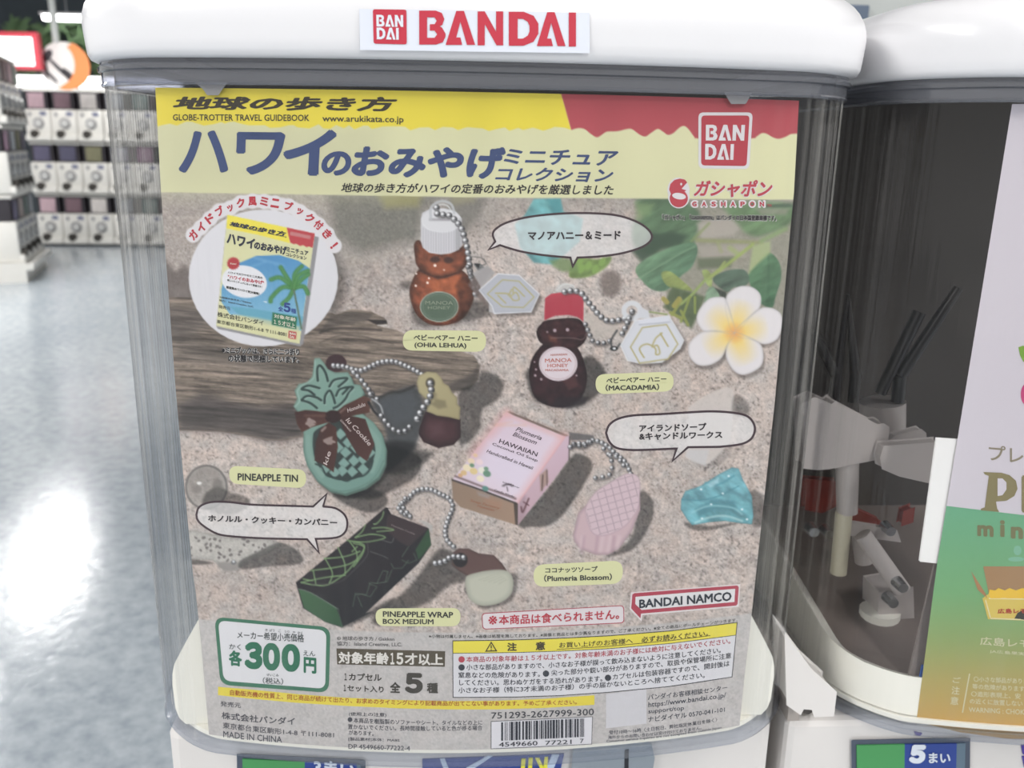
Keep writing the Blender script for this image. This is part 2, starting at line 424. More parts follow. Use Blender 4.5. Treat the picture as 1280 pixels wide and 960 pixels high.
def machine(label, mx, my):
    M = empty('capsule_machine', label, 'capsule machine', (mx, my, 0))
    def O(off): return sh(plan(off), mx, my)
    z = lambda v: ZO + v
    # clear bin wall
    o, i_ = O(0), O(-.0018)
    b = loft([(o, z(-.174)), (o, z(.1275))])
    bin_ = b.build('bin', clear, M, True)
    # thick lower lip of the bin
    e = loft([(i_, z(-.1722)), (O(.0003), z(-.1735)), (O(.0008), z(-.1752)), (O(.0003), z(-.1765)), (O(-.006), z(-.177)), (O(-.006), z(-.1735)), (i_, z(-.1722))])
    auto_smooth(e.build('bin_lip', edgemat, M), 30)
    # thickened rim under the lid with two ridges
    r = loft([(O(-.004), z(.1265)), (O(.0010), z(.1265)), (O(.0016), z(.1273)), (O(.0010), z(.1281)), (O(.0010), z(.1320)), (O(.0022), z(.1325)), (O(.0022), z(.1342)), (O(.0012), z(.1352)), (O(.0012), z(.139)), (O(-.004), z(.139)), (O(-.004), z(.1265))])
    auto_smooth(r.build('bin_rim', rimmat, M), 25)
    # lid with rolled lower edge and rounded shoulder
    H = .1695
    prof = [(-.002, .1365), (.0018, .1362), (.0042, .1372), (.0054, .1395), (.0058, .143), (.0062, .148), (.0064, .1515)]
    for a in np.linspace(0, math.pi / 2, 9)[1:]: prof.append((.0064 - .020 * (1 - math.cos(a)), .1515 + .0180 * math.sin(a)))
    prof += [(-.03, H), (-.036, H - .002), (-.05, H - .002)]
    l = loft([(O(p[0]), z(p[1])) for p in prof], close_top=True); loft([(O(-.002), z(.1365)), (O(-.002), z(.150))], l)
    auto_smooth(l.build('lid', lid_m, M), 50)
    MB().prism(O(-.003), 'z', z(.148), z(.149)).build('lid_liner', dark_in, M)
    # housing: back, dark inner walls
    MB().box(mx - .158, mx + .158, my + .2, my + .207, z(-.17), z(.138)).build('inner_back', dark_in, M)
    MB().prism(O(-.005), 'z', z(-.1725), z(-.1700)).build('bin_floor', tray_m, M)
    return M


# lettering and print come with the posters; the bodies are below the bins
m1 = machine('near capsule machine whose clear bin holds the beach souvenir poster', 0, 0)
m2 = machine('capsule machine at the right edge whose clear bin holds the white and green poster', .342, .004)
z = lambda v: ZO + v

# white funnel tray inside each bin: low at the front, rising to the back
def tray(M, mx, my, bm_):
    o = sh(plan(-.0065), mx, my); i2 = sh(plan(-.016), mx, my)
    v = []; f = []; n = len(o)
    for (x, y) in o: v.append((x, y, z(-.1695)))
    for (x, y) in o:
        v.append((x, y, z(-.1695 + .022 + max(0, (y - my - .03)) * .16)))
    for (x, y) in i2: v.append((x, y, z(-.152 + max(0, (y - my - .05)) * .12)))
    for k in range(2):
        for i in range(n): f.append((k * n + i, k * n + (i + 1) % n, (k + 1) * n + (i + 1) % n, (k + 1) * n + i))
    auto_smooth(pmesh('funnel_tray', v, f, tray_m, M), 40)
    pmesh('funnel_basin', v[2 * n:], [tuple(range(n))], bm_, M)
hp = [(.118, -.096), (.132, -.1135), (.1396, -.1270), (.1450, -.1370), (.1462, -.1420), (.1467, -.1480), (.1463, -.1610), (.1450, -.1660), (.1425, -.1690)]
hl = [(-x, zz) for x, zz in hp]
cp_ = MB().prism([(x, z(v)) for x, v in hl + hp[::-1]], 'y', .0225, .0255).build('chute_panel', tray_m, m1)
bv = cp_.modifiers.new('b', 'BEVEL'); bv.width = .0008; bv.segments = 2; bv.limit_method = 'ANGLE'
tray(m2, .342, .004, mat('basin_shade_taupe', (112, 102, 97), .6, var=.1))  # shade deep in the bin put into the basin's taupe colour

# ---- bodies
YB = .03
def quad_y(name, px, Y0, Y1, m, parent, bev=0, label=None):
    """prism whose front outline is given as pixels on the plane y=Y0, going back to Y1"""
    p = on_y([q[0] for q in px], [q[1] for q in px], Y0)
    o = MB().prism([(a[0], a[2]) for a in p], 'y', Y0, Y1).build(name, m, parent)
    if label: o['label'] = label
    if bev:
        b = o.modifiers.new('b', 'BEVEL'); b.width = bev; b.segments = 2; b.limit_method = 'ANGLE'
    return o

MB().box(-.156, .1535, YB, .30, 0, z(-.178), .006).build('body', body_m, m1)
MB().box(-.15, .147, YB + .03, .30, z(-.18), z(-.1765)).build('neck', body_m, m1)
MB().box(.1605, .52, YB, .30, 0, z(-.179), .004).build('body', body_m, m2)
MB().box(.1605, .1665, YB + .001, .31, z(-.18), z(-.165)).build('side_panel', mat('side_taupe', (168, 160, 154), .5), m2)
MB().box(.155, .1600, YB + .03, .30, 0, z(-.179)).build('gap_shade_strip', mat('gap_shade_grey', (140, 134, 130), .6), m2)  # grey strip added for the shadowed gap between the two bodies
# support bracket under the neighbour's bin
quad_y('bracket', [(984, 800), (1012, 838), (1043, 866), (1040, 893), (1020, 894), (1017, 885), (1003, 884), (1000, 890), (986, 880)], YB - .006, YB + .012, body_m, m2, .0012)
c = on_y(1010, 887, YB - .002); MB().tube((c[0], YB - .002, c[2]), (c[0], YB + .004, c[2]), .0028).build('screw', mat('screw_dark', (90, 84, 80), .4, .6), m2)

# ---- label windows on the bodies
win_frame = mat('window_frame_dark', (72, 80, 96), .3); wgreen = mat('window_green', (70, 146, 84), .35); wblue = mat('window_blue', (36, 62, 140), .35); wgrey = mat('window_greyblue', (92, 112, 128), .3)
def window(parent, xs, y0, skew=0, yend=1010):
    a, b, c_, d = xs
    f = quad_y('count_window', [(a - 3, y0 - 2), (d + 3, y0 + skew - 2), (d + 2, yend), (a - 2, yend)], YB - .0015, YB + .002, win_frame, parent, .0008)
    quad_y('green_panel', [(a + 2, y0 + 3), (b, y0 + 3 + skew * .45), (b - 1, yend - 4), (a + 3, yend - 4)], YB - .0022, YB - .001, wgreen, f)
    quad_y('blue_panel', [(b, y0 + 3 + skew * .45), (c_, y0 + 3 + skew * .8), (c_ - 2, yend - 4), (b - 1, yend - 4)], YB - .0022, YB - .001, wblue, f)
    quad_y('grey_panel', [(c_, y0 + 3 + skew * .8), (d - 1, y0 + 3 + skew), (d - 3, yend - 4), (c_ - 2, yend - 4)], YB - .0021, YB - .001, wgrey, f)
    return f
win1 = window(m1, (301, 381, 446, 452), 946, 8)
win2 = window(m2, (1069, 1131, 1196, 1208), 929, -3)
# blue operation label and grey coin mechanism on the near machine
lab = quad_y('instruction_label', [(528, 950), (705, 943), (690, 1010), (528, 1010)], YB - .0012, YB + .001, wblue, m1)
for q in ([(550, 949), (556, 949), (580, 1010), (572, 1010)], [(583, 960), (610, 945), (616, 945), (585, 966)], [(690, 944), (699, 944), (672, 1010), (660, 1010)]):
    quad_y('stripe', q, YB - .0018, YB - .001, mat('stripe_pale', (190, 205, 225), .4), lab)
for q in ([(661, 948), (666, 948), (665, 962), (660, 962)], [(669, 948), (674, 948), (681, 962), (676, 962)], [(681, 947), (685, 947), (684, 962), (679, 962)], [(652, 949), (657, 949), (656, 962), (651, 962)]):
    quad_y('lettering', q, YB - .0019, YB - .001, mat('letter_yellow', (232, 226, 60), .4), lab)
mech = quad_y('coin_mechanism', [(719, 934), (790, 925), (812, 930), (816, 948), (806, 1010), (712, 1010)], YB - .004, YB + .002, mat('mech_grey', (146, 154, 162), .35, .3), m1, .001)
quad_y('coin_slot', [(781, 938), (786, 937), (785, 1010), (780, 1010)], YB - .0045, YB - .0035, mat('slot_dark', (30, 32, 40), .5), mech)

# purple marks on the neighbour's body, just under the bin
for q in ([(1143, 915), (1153, 917), (1150, 920), (1145, 919)], [(1277, 932), (1290, 932), (1290, 942), (1279, 943)], [(1278, 946), (1290, 945), (1290, 958), (1281, 960)]):
    quad_y('printed_mark', q, YB - .0008, YB + .001, mat('mark_purple', (70, 50, 150), .4), m2)

# ---- mechanism seen inside the neighbour's bin
def piece(name, px, Y, d=.004, m=None, bev=.0008, par=None): return quad_y(name, px, Y, Y + d, m or white_p, par or m2, bev)
def pt(x, y, Y): return tuple(on_y(x, y, Y))
def rod(name, a, b, Ya, Yb, r, m, r1=None, par=None): return auto_smooth(MB().tube(pt(*a, Ya), pt(*b, Yb), r, r1, 18).build(name, m, par or m2))
piece('hopper_wing', [(1019, 498), (1040, 507), (1045, 503), (1050, 508), (1096, 532), (1104, 531), (1110, 535), (1108, 557), (1102, 572), (1036, 585), (1022, 586), (1006, 584), (1004, 505)], .075, .012)
piece('hopper_arm', [(1106, 559), (1175, 554), (1174, 600), (1160, 602), (1125, 594), (1104, 585), (1102, 572)], .066, .008)
piece('hopper_tab', [(1112, 552), (1120, 546), (1151, 538), (1156, 542), (1157, 556), (1112, 558)], .085, .006)
rod('drum', (1103, 502), (1103, 566), .11, .11, .0125, white_p)
rod('post_sleeve', (1059, 575), (1059, 640), .085, .085, .0062, white_p, .0056)
rod('post', (1055, 640), (1048, 716), .085, .085, .0046, mat('post_cream', (196, 190, 168), .5))
rod('lever', (1078, 668), (1128, 738), .08, .072, .0048, white_p)
rod('stand', (1076, 668), (1080, 702), .09, .09, .005, white_p)
piece('hinge_plate', [(1064, 655), (1120, 664), (1124, 676), (1062, 668)], .09, .004, white_p)
steel = mat('screw_steel', (188, 190, 192), .25, .9)
for (x, y, Y) in ((1125, 731, .066), (1110, 661, .088), (1113, 750, .068), (1015, 662, .1), (1034, 665, .1)):
    p = pt(x, y, Y); MB().tube((p[0], Y - .004, p[2]), (p[0], Y + .004, p[2]), .0028, .0034, 14).build('screw', steel, m2)
red_m = mat('mechanism_red', (132, 52, 44), .45)
piece('red_lever', [(1008, 600), (1046, 603), (1044, 632), (1028, 640), (1008, 636)], .12, .006, red_m)
piece('red_link', [(1066, 636), (1100, 652), (1104, 660), (1082, 662), (1062, 658)], .11, .006, red_m)
piece('red_foot', [(1131, 640), (1142, 636), (1140, 652), (1128, 656)], .11, .006, red_m)
piece('base_block', [(1100, 742), (1140, 735), (1142, 800), (1098, 800)], .075, .02, white_p)
rod('base_boss', (1100, 762), (1095, 806), .08, .08, .011, tray_m)
black_m = mat('stirrer_black', (26, 25, 27), .35)
for a, b, r0, r1 in (((1060, 368), (1042, 500), .0008, .0035), ((1060, 368), (1069, 470), .0008, .0032), ((1027, 432), (1044, 468), .003, .003), ((1149, 390), (1100, 492), .0036, .0032), ((1198, 360), (1125, 470), .0026, .0036), ((1125, 470), (1122, 502), .0036, .0036), ((1069, 470), (1066, 502), .003, .003), ((1027, 432), (1016, 415), .003, .002)):
    rod('stirrer', a, b, .105, .105, r0, black_m, r1)
# sheet clamp with its white strip beside the right-hand poster and the taupe divider behind it
o = piece('card_clamp', [(1172, 549), (1202, 551), (1180, 704), (1151, 701)], .020, .0012, mat('clamp_white', (236, 234, 232), .4), .0005)
piece('divider', [(1170, 700), (1180, 704), (1146, 904), (1124, 897)], .024, .0015, mat('divider_taupe', (122, 114, 110), .6), 0)
piece('blue_strip', [(1153, 832), (1158, 832), (1146, 896), (1140, 896)], .0215, .001, mat('strip_blue', (46, 88, 160), .4), 0)

# grey display stand with a blue-grey board, on the floor behind the machines
t = empty('display_stand', 'grey stand with blue-grey board glimpsed between the two white lids', 'stand', (.3, .8, 0))
MB().box(.18, .75, .8, .83, 0, 1.32, .004).build('board', mat('stand_grey', (176, 180, 178), .5), t)
p_ = on_y([1058, 1088], [40, 6], .79)
MB().box(p_[0][0], p_[1][0], .79, .80, p_[0][2] - .1, p_[1][2], .002).build('blue_board', mat('stand_blue', (84, 98, 118), .5), t)
MB().box(.15, .78, .7, .95, 0, .03, .004).build('foot', mat('stand_grey', (176, 180, 178), .5), t)

# poster clips hanging from the rims
def clip(M, px):
    p0 = on_cyl([q[0] for q in px], [q[1] for q in px], .0013); p1 = on_cyl([q[0] for q in px], [q[1] for q in px], .0023)
    n = len(px)
    o = pmesh('poster_clip', list(p0) + list(p1), [tuple(range(n)), tuple(range(2 * n - 1, n - 1, -1))] + [(i, (i + 1) % n, n + (i + 1) % n, n + i) for i in range(n)], mat('clip_grey', (136, 136, 138), .3), M)
clip(m1, [(244, 103), (285, 103), (277, 113), (273, 119), (259, 119), (254, 112)])
clip(m1, [(905, 115), (940, 116), (934, 127), (932, 130), (914, 130), (910, 124)])
# sticker on the near lid
# ================================================================== the printed picture of the near poster (numpy painter -> colour attribute)
PX0, PY0, PW, PH = 186, 98, 826, 868
_gx, _gy = np.meshgrid(np.arange(PW) + PX0 + .0, np.arange(PH) + PY0 + .0)
CAN = np.zeros((PH, PW, 3))
RNG = np.random.default_rng(7)


def vnoise(cx, cy, ang=0., seed=0, octv=1):
    """smooth value noise over the canvas with cell size cx, cy (px), rotated by ang"""
    out = np.zeros((PH, PW)); amp = 1; tot = 0
    c, s = math.cos(ang), math.sin(ang); u = _gx * c + _gy * s + 2000; v = -_gx * s + _gy * c + 2000
    for k in range(octv):
        r = np.random.default_rng(seed * 13 + k); g = r.random((257, 257))
        a = u / cx; b = v / cy; ia = np.floor(a).astype(int); ib = np.floor(b).astype(int); fa = a - ia; fb = b - ib
        fa = fa * fa * (3 - 2 * fa); fb = fb * fb * (3 - 2 * fb)
        ia &= 255; ib &= 255
        out += amp * ((g[ib, ia] * (1 - fa) + g[ib, ia + 1] * fa) * (1 - fb) + (g[ib + 1, ia] * (1 - fa) + g[ib + 1, ia + 1] * fa) * fb)
        tot += amp; amp *= .6; cx /= 2; cy /= 2
    return out / tot


def Z(x0, y0, s):
    def f(*p): return [(x0 + a / s, y0 + b / s) for a, b in p]
    return f


A_ = Z(200, 240, 4.5714); B_ = Z(200, 400, 4.5714); C_ = Z(400, 380, 4.5714); D_ = Z(720, 240, 4.5714); E_ = Z(720, 400, 4.5714)
F_ = Z(200, 580, 4.5714); G_ = Z(440, 230, 4.5714); H1 = Z(480, 240, 5.3333); H2 = Z(640, 340, 5.3333); H3 = Z(820, 240, 5.3333)
P_ = Z(340, 430, 4.8); S_ = Z(540, 490, 4.8); T_ = Z(740, 470, 4.8); Q_ = Z(230, 570, 4.3654); W_ = Z(440, 600, 4.8); V_ = Z(640, 600, 5.332); K_ = Z(200, 220, 4.)


def smooth(pts, n=6, closed=True):
    P = np.array(pts, float); N = len(P); out = []
    for i in range(N if closed else N - 1):
        if closed: a, b, c, d = P[(i - 1) % N], P[i], P[(i + 1) % N], P[(i + 2) % N]
        else: a, b, c, d = P[max(i - 1, 0)], P[i], P[i + 1], P[min(i + 2, N - 1)]
        for k in range(n):
            t = k / n
            out.append(.5 * ((2 * b) + (-a + c) * t + (2 * a - 5 * b + 4 * c - d) * t * t + (-a + 3 * b - 3 * c + d) * t ** 3))
    if not closed: out.append(P[-1])
    return [tuple(p) for p in out]


def ell(cx, cy, rx, ry, rot=0, n=40):
    c, s = math.cos(rot), math.sin(rot)
    return [(cx + rx * math.cos(2 * math.pi * i / n) * c - ry * math.sin(2 * math.pi * i / n) * s, cy + rx * math.cos(2 * math.pi * i / n) * s + ry * math.sin(2 * math.pi * i / n) * c) for i in range(n)]


def _win(pts, pad):
    P = np.array(pts); x0 = int(max(0, P[:, 0].min() - PX0 - pad)); x1 = int(min(PW, P[:, 0].max() - PX0 + pad + 2)); y0 = int(max(0, P[:, 1].min() - PY0 - pad)); y1 = int(min(PH, P[:, 1].max() - PY0 + pad + 2))
    return slice(y0, y1), slice(x0, x1)


def _dist(pts, gx, gy, closed):
    P = np.array(pts, float); d2 = np.full(gx.shape, 1e9)
    n = len(P)
    for i in range(n if closed else n - 1):
        a = P[i]; b = P[(i + 1) % n]; e = b - a; L = e @ e
        if L < 1e-9: continue
        t = np.clip(((gx - a[0]) * e[0] + (gy - a[1]) * e[1]) / L, 0, 1)
        d2 = np.minimum(d2, (gx - a[0] - t * e[0]) ** 2 + (gy - a[1] - t * e[1]) ** 2)
    return np.sqrt(d2)


def _inside(pts, gx, gy):
    P = np.array(pts, float); ins = np.zeros(gx.shape, bool); n = len(P)
    for i in range(n):
        a = P[i]; b = P[(i + 1) % n]
        if a[1] == b[1]: continue
        ins ^= ((a[1] > gy) != (b[1] > gy)) & (gx < (b[0] - a[0]) * (gy - a[1]) / (b[1] - a[1]) + a[0])
    return ins


def fill(pts, col, soft=1., alpha=1., sm=False, col2=None, ang=None, grain=0., round_=0., rdark=.6, tex=None):
    """paint a polygon: flat or two-colour gradient along ang, optional rounded edge darkening and texture"""
    if sm: pts = smooth(pts, 5)
    w = _win(pts, soft + 2); gx = _gx[w]; gy = _gy[w]
    if gx.size == 0: return
    d = _dist(pts, gx, gy, True); ins = _inside(pts, gx, gy); sd = np.where(ins, -d, d)
    mk = np.clip(.5 - sd / soft, 0, 1); mk = mk * mk * (3 - 2 * mk) * alpha
    c = np.zeros(gx.shape + (3,)) + np.array(col, float)
    if col2 is not None:
        P = np.array(pts); a = ang or 0; pr = gx * math.cos(a) + gy * math.sin(a); q = P[:, 0] * math.cos(a) + P[:, 1] * math.sin(a)
        t = np.clip((pr - q.min()) / (q.max() - q.min()), 0, 1)[..., None]; c = c * (1 - t) + np.array(col2, float) * t
    if tex is not None: c = c * (1 + tex[w][..., None])
    if grain: c = c * (1 + grain * (SAND[w][..., None] - .5))
    if round_: c = c * (rdark + (1 - rdark) * np.clip(-sd / round_, 0, 1) ** .7)[..., None]
    CAN[w] = CAN[w] * (1 - mk[..., None]) + np.clip(c, 0, 255) * mk[..., None]


def dark(pts, k, soft=6., sm=True):
    """multiply (printed shadow in the picture)"""
    if sm: pts = smooth(pts, 5)
    w = _win(pts, soft + 2); gx = _gx[w]; gy = _gy[w]; d = _dist(pts, gx, gy, True); ins = _inside(pts, gx, gy); sd = np.where(ins, -d, d)
    mk = np.clip(.5 - sd / soft, 0, 1); mk = mk * mk * (3 - 2 * mk)
    CAN[w] *= (1 - mk * (1 - k))[..., None]


def line(pts, col, wd=1.5, soft=1., alpha=1., sm=False, closed=False):
    if sm: pts = smooth(pts, 5, closed)
    w = _win(pts, wd + soft + 2); gx = _gx[w]; gy = _gy[w]
    if gx.size == 0: return
    d = _dist(pts, gx, gy, closed); mk = np.clip(.5 - (d - wd / 2) / soft, 0, 1) * alpha
    CAN[w] = CAN[w] * (1 - mk[..., None]) + np.array(col, float) * mk[..., None]


def bead(x, y, r, k=1.):
    w = _win([(x, y)], r + 3); gx = _gx[w] - x; gy = _gy[w] - y; d = np.hypot(gx, gy)
    mk = np.clip(.5 - (d - r), 0, 1)[..., None]
    v = 92 + 70 * np.clip(-(gx + gy) / r * .6, -1, 1) ; v = np.where(gy > .45 * r, 135 - 0 * v, v)
    h = np.exp(-((gx + .3 * r) ** 2 + (gy + .3 * r) ** 2) / (.28 * r * r)) * 150
    c = np.clip((v + h)[..., None] * k + np.array([0, 0, 3]), 18, 240); edge = np.clip((d - .62 * r) / (.5 * r), 0, 1)[..., None]
    c = c * (1 - .55 * edge)
    CAN[w] = CAN[w] * (1 - mk) + c * mk


def chain(pts, sp=5.6, r=2.6, k=1., shadow=True):
    P = np.array(smooth(pts, 12, False)); s = np.r_[0, np.cumsum(np.hypot(*np.diff(P, axis=0).T))]
    if shadow: line([(p[0] + 1.5, p[1] + 3) for p in P[::4]], (60, 56, 54), 3.5, 3.5, .55)
    n = max(2, int(s[-1] / sp) + 1)
    for t in np.linspace(0, s[-1], n): bead(np.interp(t, s, P[:, 0]), np.interp(t, s, P[:, 1]), r, k)


# ---- sand
SAND = .55 * vnoise(2.6, 2.6, .3, 1, 2) + .45 * np.random.default_rng(5).random((PH, PW))
big = vnoise(70, 50, .2, 2, 3); mid = vnoise(9, 7, -.4, 3, 2)
base = np.array([187, 173, 165.])
grit = vnoise(4.6, 3.8, .5, 77, 2)
lum = 1 + .34 * (SAND - .5) + .16 * (big - .5) + .10 * (mid - .5) + .26 * (grit - .5) * np.clip(vnoise(60, 45, .3, 78) * 2 - .3, .25, 1.2)
pits = np.clip(vnoise(2.4, 2.1, .8, 9) - .70, 0, 1) * .9 * np.clip(.4 + 1.6 * vnoise(40, 30, 0, 8), 0, 1.3)
CAN[:] = base * (lum - pits)[..., None]
warm = vnoise(12, 12, 0, 11)[..., None]
CAN *= 1 + (warm - .5) * np.array([.05, .0, -.03])
# header fields
def blur_field(pts, col, soft, a=1.): fill(pts, col, soft, a, sm=True)
# upper out-of-focus band
fill([(190, 230), (1010, 230), (1010, 262), (700, 262), (640, 268), (570, 300), (500, 312), (440, 345), (420, 330), (380, 262), (190, 262)], (152, 146, 138), 26, .55, grain=.2)
fill([(408, 240), (560, 240), (530, 262), (520, 300), (450, 316), (420, 296)], (112, 111, 102), 22, .8, grain=.35)
fill([(560, 246), (610, 246), (600, 268), (575, 300), (560, 290)], (118, 115, 108), 14, .8, grain=.25)
fill([(470, 240), (530, 240), (522, 258), (482, 260)], (164, 158, 92), 14, .65)
fill([(560, 240), (600, 240), (592, 252), (566, 256)], (156, 150, 110), 12, .6)
dark([(430, 345), (470, 330), (520, 320), (500, 350), (450, 372)], .93, 20)
# left: shaded sand and stone beside the inset
fill([(190, 246), (330, 246), (290, 290), (240, 330), (236, 372), (190, 372)], (160, 150, 143), 16, .7, grain=.45)
fill(A_((-60, 330), (40, 400), (90, 450), (150, 420), (200, 560), (190, 640), (140, 640), (60, 650), (-60, 650)), (108, 98, 94), 9, .9, sm=True, grain=.25)
fill(A_((90, 540), (150, 550), (170, 600), (120, 640), (70, 600)), (126, 116, 112), 7, .8, sm=True, grain=.2)
dark(A_((960, 330), (1040, 420), (1060, 520), (1040, 640), (980, 700), (930, 600)), .55, 22)
# ---- driftwood
WOOD = vnoise(60, 3.2, .06, 21, 4); WOOD2 = vnoise(26, 1.9, .10, 22, 3)
wt = (WOOD - .5) * 1.15 + (WOOD2 - .5) * .75
wood = [(190, 371), (240, 372), (300, 395), (415, 391)] + C_((90, 60), (180, 28), (290, 42), (370, 80), (385, 112), (345, 128), (440, 150), (520, 190), (700, 235), (880, 295), (914, 355), (905, 430), (860, 480), (780, 500), (720, 520)) + C_((560, 700), (430, 760)) + B_((810, 670), (720, 690), (600, 690), (480, 660), (340, 640), (120, 632), (-60, 632))
fill(wood, (126, 112, 100), 1.6, 1, tex=wt * .9, grain=.12)
fill(B_((60, 60), (320, 140), (560, 210), (790, 260), (780, 330), (560, 300), (340, 250), (90, 240)), (96, 88, 82), 22, .6, tex=wt * .7)
fill(B_((100, 480), (240, 420), (420, 470), (600, 500), (770, 480), (815, 560), (810, 665), (720, 688), (600, 688), (480, 656), (340, 636), (120, 630), (100, 560)), (74, 68, 66), 16, .9, tex=wt * .5)
fill(A_((0, 640), (260, 660), (300, 760), (120, 840), (0, 800)), (84, 77, 74), 20, .7, tex=wt * .5)
fill(C_((60, 70), (180, 36), (300, 60), (270, 100), (140, 112), (0, 160)), (88, 80, 74), 5, .8, tex=wt * .7)
line(C_((0, 165), (80, 140), (200, 140), (350, 150)), (52, 46, 44), 2.2, 2.5, .85, True)
line(C_((0, 220), (120, 180), (260, 190), (420, 230)), (70, 62, 58), 1.4, 2, .7, True)
fill(C_((265, 88), (380, 92), (385, 112), (330, 120), (300, 108)), (40, 36, 36), 2, .9)
line(C_((330, 122), (380, 122)), (225, 220, 214), 1.2, 1, .9)
# shaded end of the log and the dark hollow inside the chain
fill(C_((905, 350), (905, 430), (850, 490), (740, 500), (700, 470), (800, 430), (870, 400)), (72, 66, 62), 9, .85, tex=wt * .4)
fill(C_((270, 500), (330, 530), (420, 500), (540, 470), (590, 560), (600, 620), (560, 780), (500, 870), (380, 960), (300, 900), (380, 760), (330, 640)), (66, 68, 70), 8, .96, sm=True, grain=.22)
fill(C_((330, 545), (400, 520), (520, 500), (560, 560), (540, 660), (420, 690), (350, 600)), (76, 80, 84), 12, .8, grain=.12)
line(C_((330, 540), (400, 508), (470, 500), (540, 468)), (44, 42, 42), 3, 3, .8, True)
# shadows thrown on the sand
dark(C_((800, 500), (905, 440), (925, 385), (1010, 410), (1048, 460), (1020, 540), (940, 590), (920, 640), (905, 730), (800, 800), (790, 600)), .52, 6)
dark(C_((380, 800), (520, 790), (570, 830), (640, 850), (600, 900), (480, 960), (380, 960)), .5, 9)
dark(P_((700, 620), (820, 640), (900, 700), (860, 800), (720, 880), (600, 930), (420, 900), (560, 850), (680, 760)), .47, 7)
dark(F_((1000, 160), (1180, 140), (1290, 180), (1290, 240), (1200, 280), (1080, 240), (1010, 200)), .50, 6)

# ---- glass float, coral and its shadow (lower left)
fill(ell(258, 609, 26.5, 28), (132, 126, 120), 1.6, .75, col2=(160, 154, 148), ang=1.2, grain=.15)
line(ell(258, 609, 25.5, 27), (104, 100, 98), 2.4, 1.8, .8, closed=True); line(ell(258, 609, 23, 24.5), (170, 166, 160), 1., 1.4, .5, closed=True)
dark(F_((260, 170), (330, 130), (400, 160), (510, 200), (480, 260), (380, 290), (250, 250)), .60, 5)
fill(ell(249, 604, 3, 2), (225, 222, 218), 2); fill(ell(272, 606, 6, 8), (110, 104, 100), 5, .6); fill(ell(246, 612, 6, 5), (112, 106, 103), 5, .5)
fill(F_((-40, 380), (200, 380), (400, 420), (600, 425), (700, 455), (640, 500), (500, 560), (440, 610), (370, 610), (300, 550), (180, 545), (-40, 540)), (184, 179, 172), 2.0, 1, sm=False, grain=.25, round_=6, rdark=.82)
dark(F_((450, 560), (560, 500), (690, 450), (800, 510), (800, 570), (620, 585), (470, 600)), .57, 4); dark(F_((-20, 545), (180, 545), (300, 565), (230, 575), (-20, 572)), .55, 3)
rr = random.Random(3)
for i in range(46):
    x, y = rr.uniform(238, 345), rr.uniform(672, 702)
    if _inside(F_((0, 400), (600, 430), (690, 460), (440, 590), (300, 540), (0, 530)), np.array([x]), np.array([y]))[0]: fill(ell(x, y, rr.uniform(1.2, 2.8), rr.uniform(1, 2.0), rr.uniform(0, 3)), (104, 98, 96), 1.5, .85)
fill(F_((330, 560), (440, 560), (450, 600), (390, 612), (330, 590)), (140, 135, 130), 4, .8)
fill(ell(292, 703, 3.5, 3), (120, 120, 120), 1.5); fill(ell(292, 702, 1.4, 1.2), (220, 224, 228), 1.2)

# ---- sea glass behind the first bubble, green leaves upper right
fill(G_((1040, 85), (1190, 80), (1210, 160), (1280, 180), (1320, 200), (1300, 330), (1150, 460), (1040, 450), (960, 360), (930, 230), (985, 180)), (96, 168, 172), 4, .92, sm=False, tex=(vnoise(12, 9, .7, 31, 2) - .5) * .5)
fill(G_((1120, 90), (1190, 90), (1200, 180), (1150, 175)), (70, 146, 152), 6, .7)
LEAF = (vnoise(22, 6, -.5, 33, 3) - .5) * .5
def leafp(p, c, soft=2.5, a=1., c2=None): fill(p, c, soft, a, sm=True, tex=LEAF, col2=c2, ang=.8)
fill([(796, 249), (1005, 249), (1000, 340), (980, 420), (935, 380), (880, 370), (840, 375), (800, 335), (790, 290)], (140, 138, 122), 10, .85, grain=.2)
leafp(D_((350, 45), (560, 40), (700, 110), (690, 240), (640, 330), (500, 320), (440, 360), (330, 300), (330, 180), (380, 140)), (82, 112, 80), 9, .95)
fill(D_((420, 240), (560, 230), (640, 250), (600, 300), (480, 330), (380, 400), (320, 340)), (58, 80, 62), 9, .9)
fill(D_((340, 60), (450, 70), (420, 130), (350, 160)), (128, 156, 104), 10, .7)
leafp(D_((340, 440), (420, 370), (560, 310), (670, 290), (695, 340), (660, 430), (600, 480), (520, 560), (440, 560), (380, 510)), (104, 142, 106), 2.5, .97, (84, 120, 92))
line(D_((350, 500), (480, 420), (600, 350), (680, 310)), (132, 168, 130), 1.4, 2, .7, True)
fill(D_((690, 180), (860, 130), (980, 160), (900, 250), (720, 270)), (176, 166, 156), 8, .8)
leafp(D_((850, 60), (1230, 70), (1225, 180), (1060, 250), (980, 240), (920, 180), (860, 110)), (96, 132, 86), 9, .85)
line(D_((1090, 80), (1230, 78)), (70, 88, 76), 4, 4, .8)
fill(D_((1020, 90), (1220, 95), (1200, 130), (1060, 130)), (150, 142, 132), 6, .6)
line(D_((660, 280), (760, 180)), (132, 150, 92), 3, 3, .8); line(D_((690, 275), (1060, 290)), (142, 150, 92), 4, 4, .8); line(D_((1060, 280), (1200, 210)), (130, 160, 100), 5, 4, .8)
fill(D_((700, 310), (980, 300), (960, 370), (720, 380)), (170, 160, 150), 8, .7); fill(D_((690, 380), (900, 370), (880, 430), (700, 440)), (92, 104, 78), 7, .8)
line(D_((780, 480), (1010, 300)), (150, 172, 80), 4, 3, .85); line(D_((810, 290), (830, 340)), (150, 160, 100), 4, 4, .6); line(D_((880, 320), (920, 350)), (150, 172, 90), 6, 5, .6)
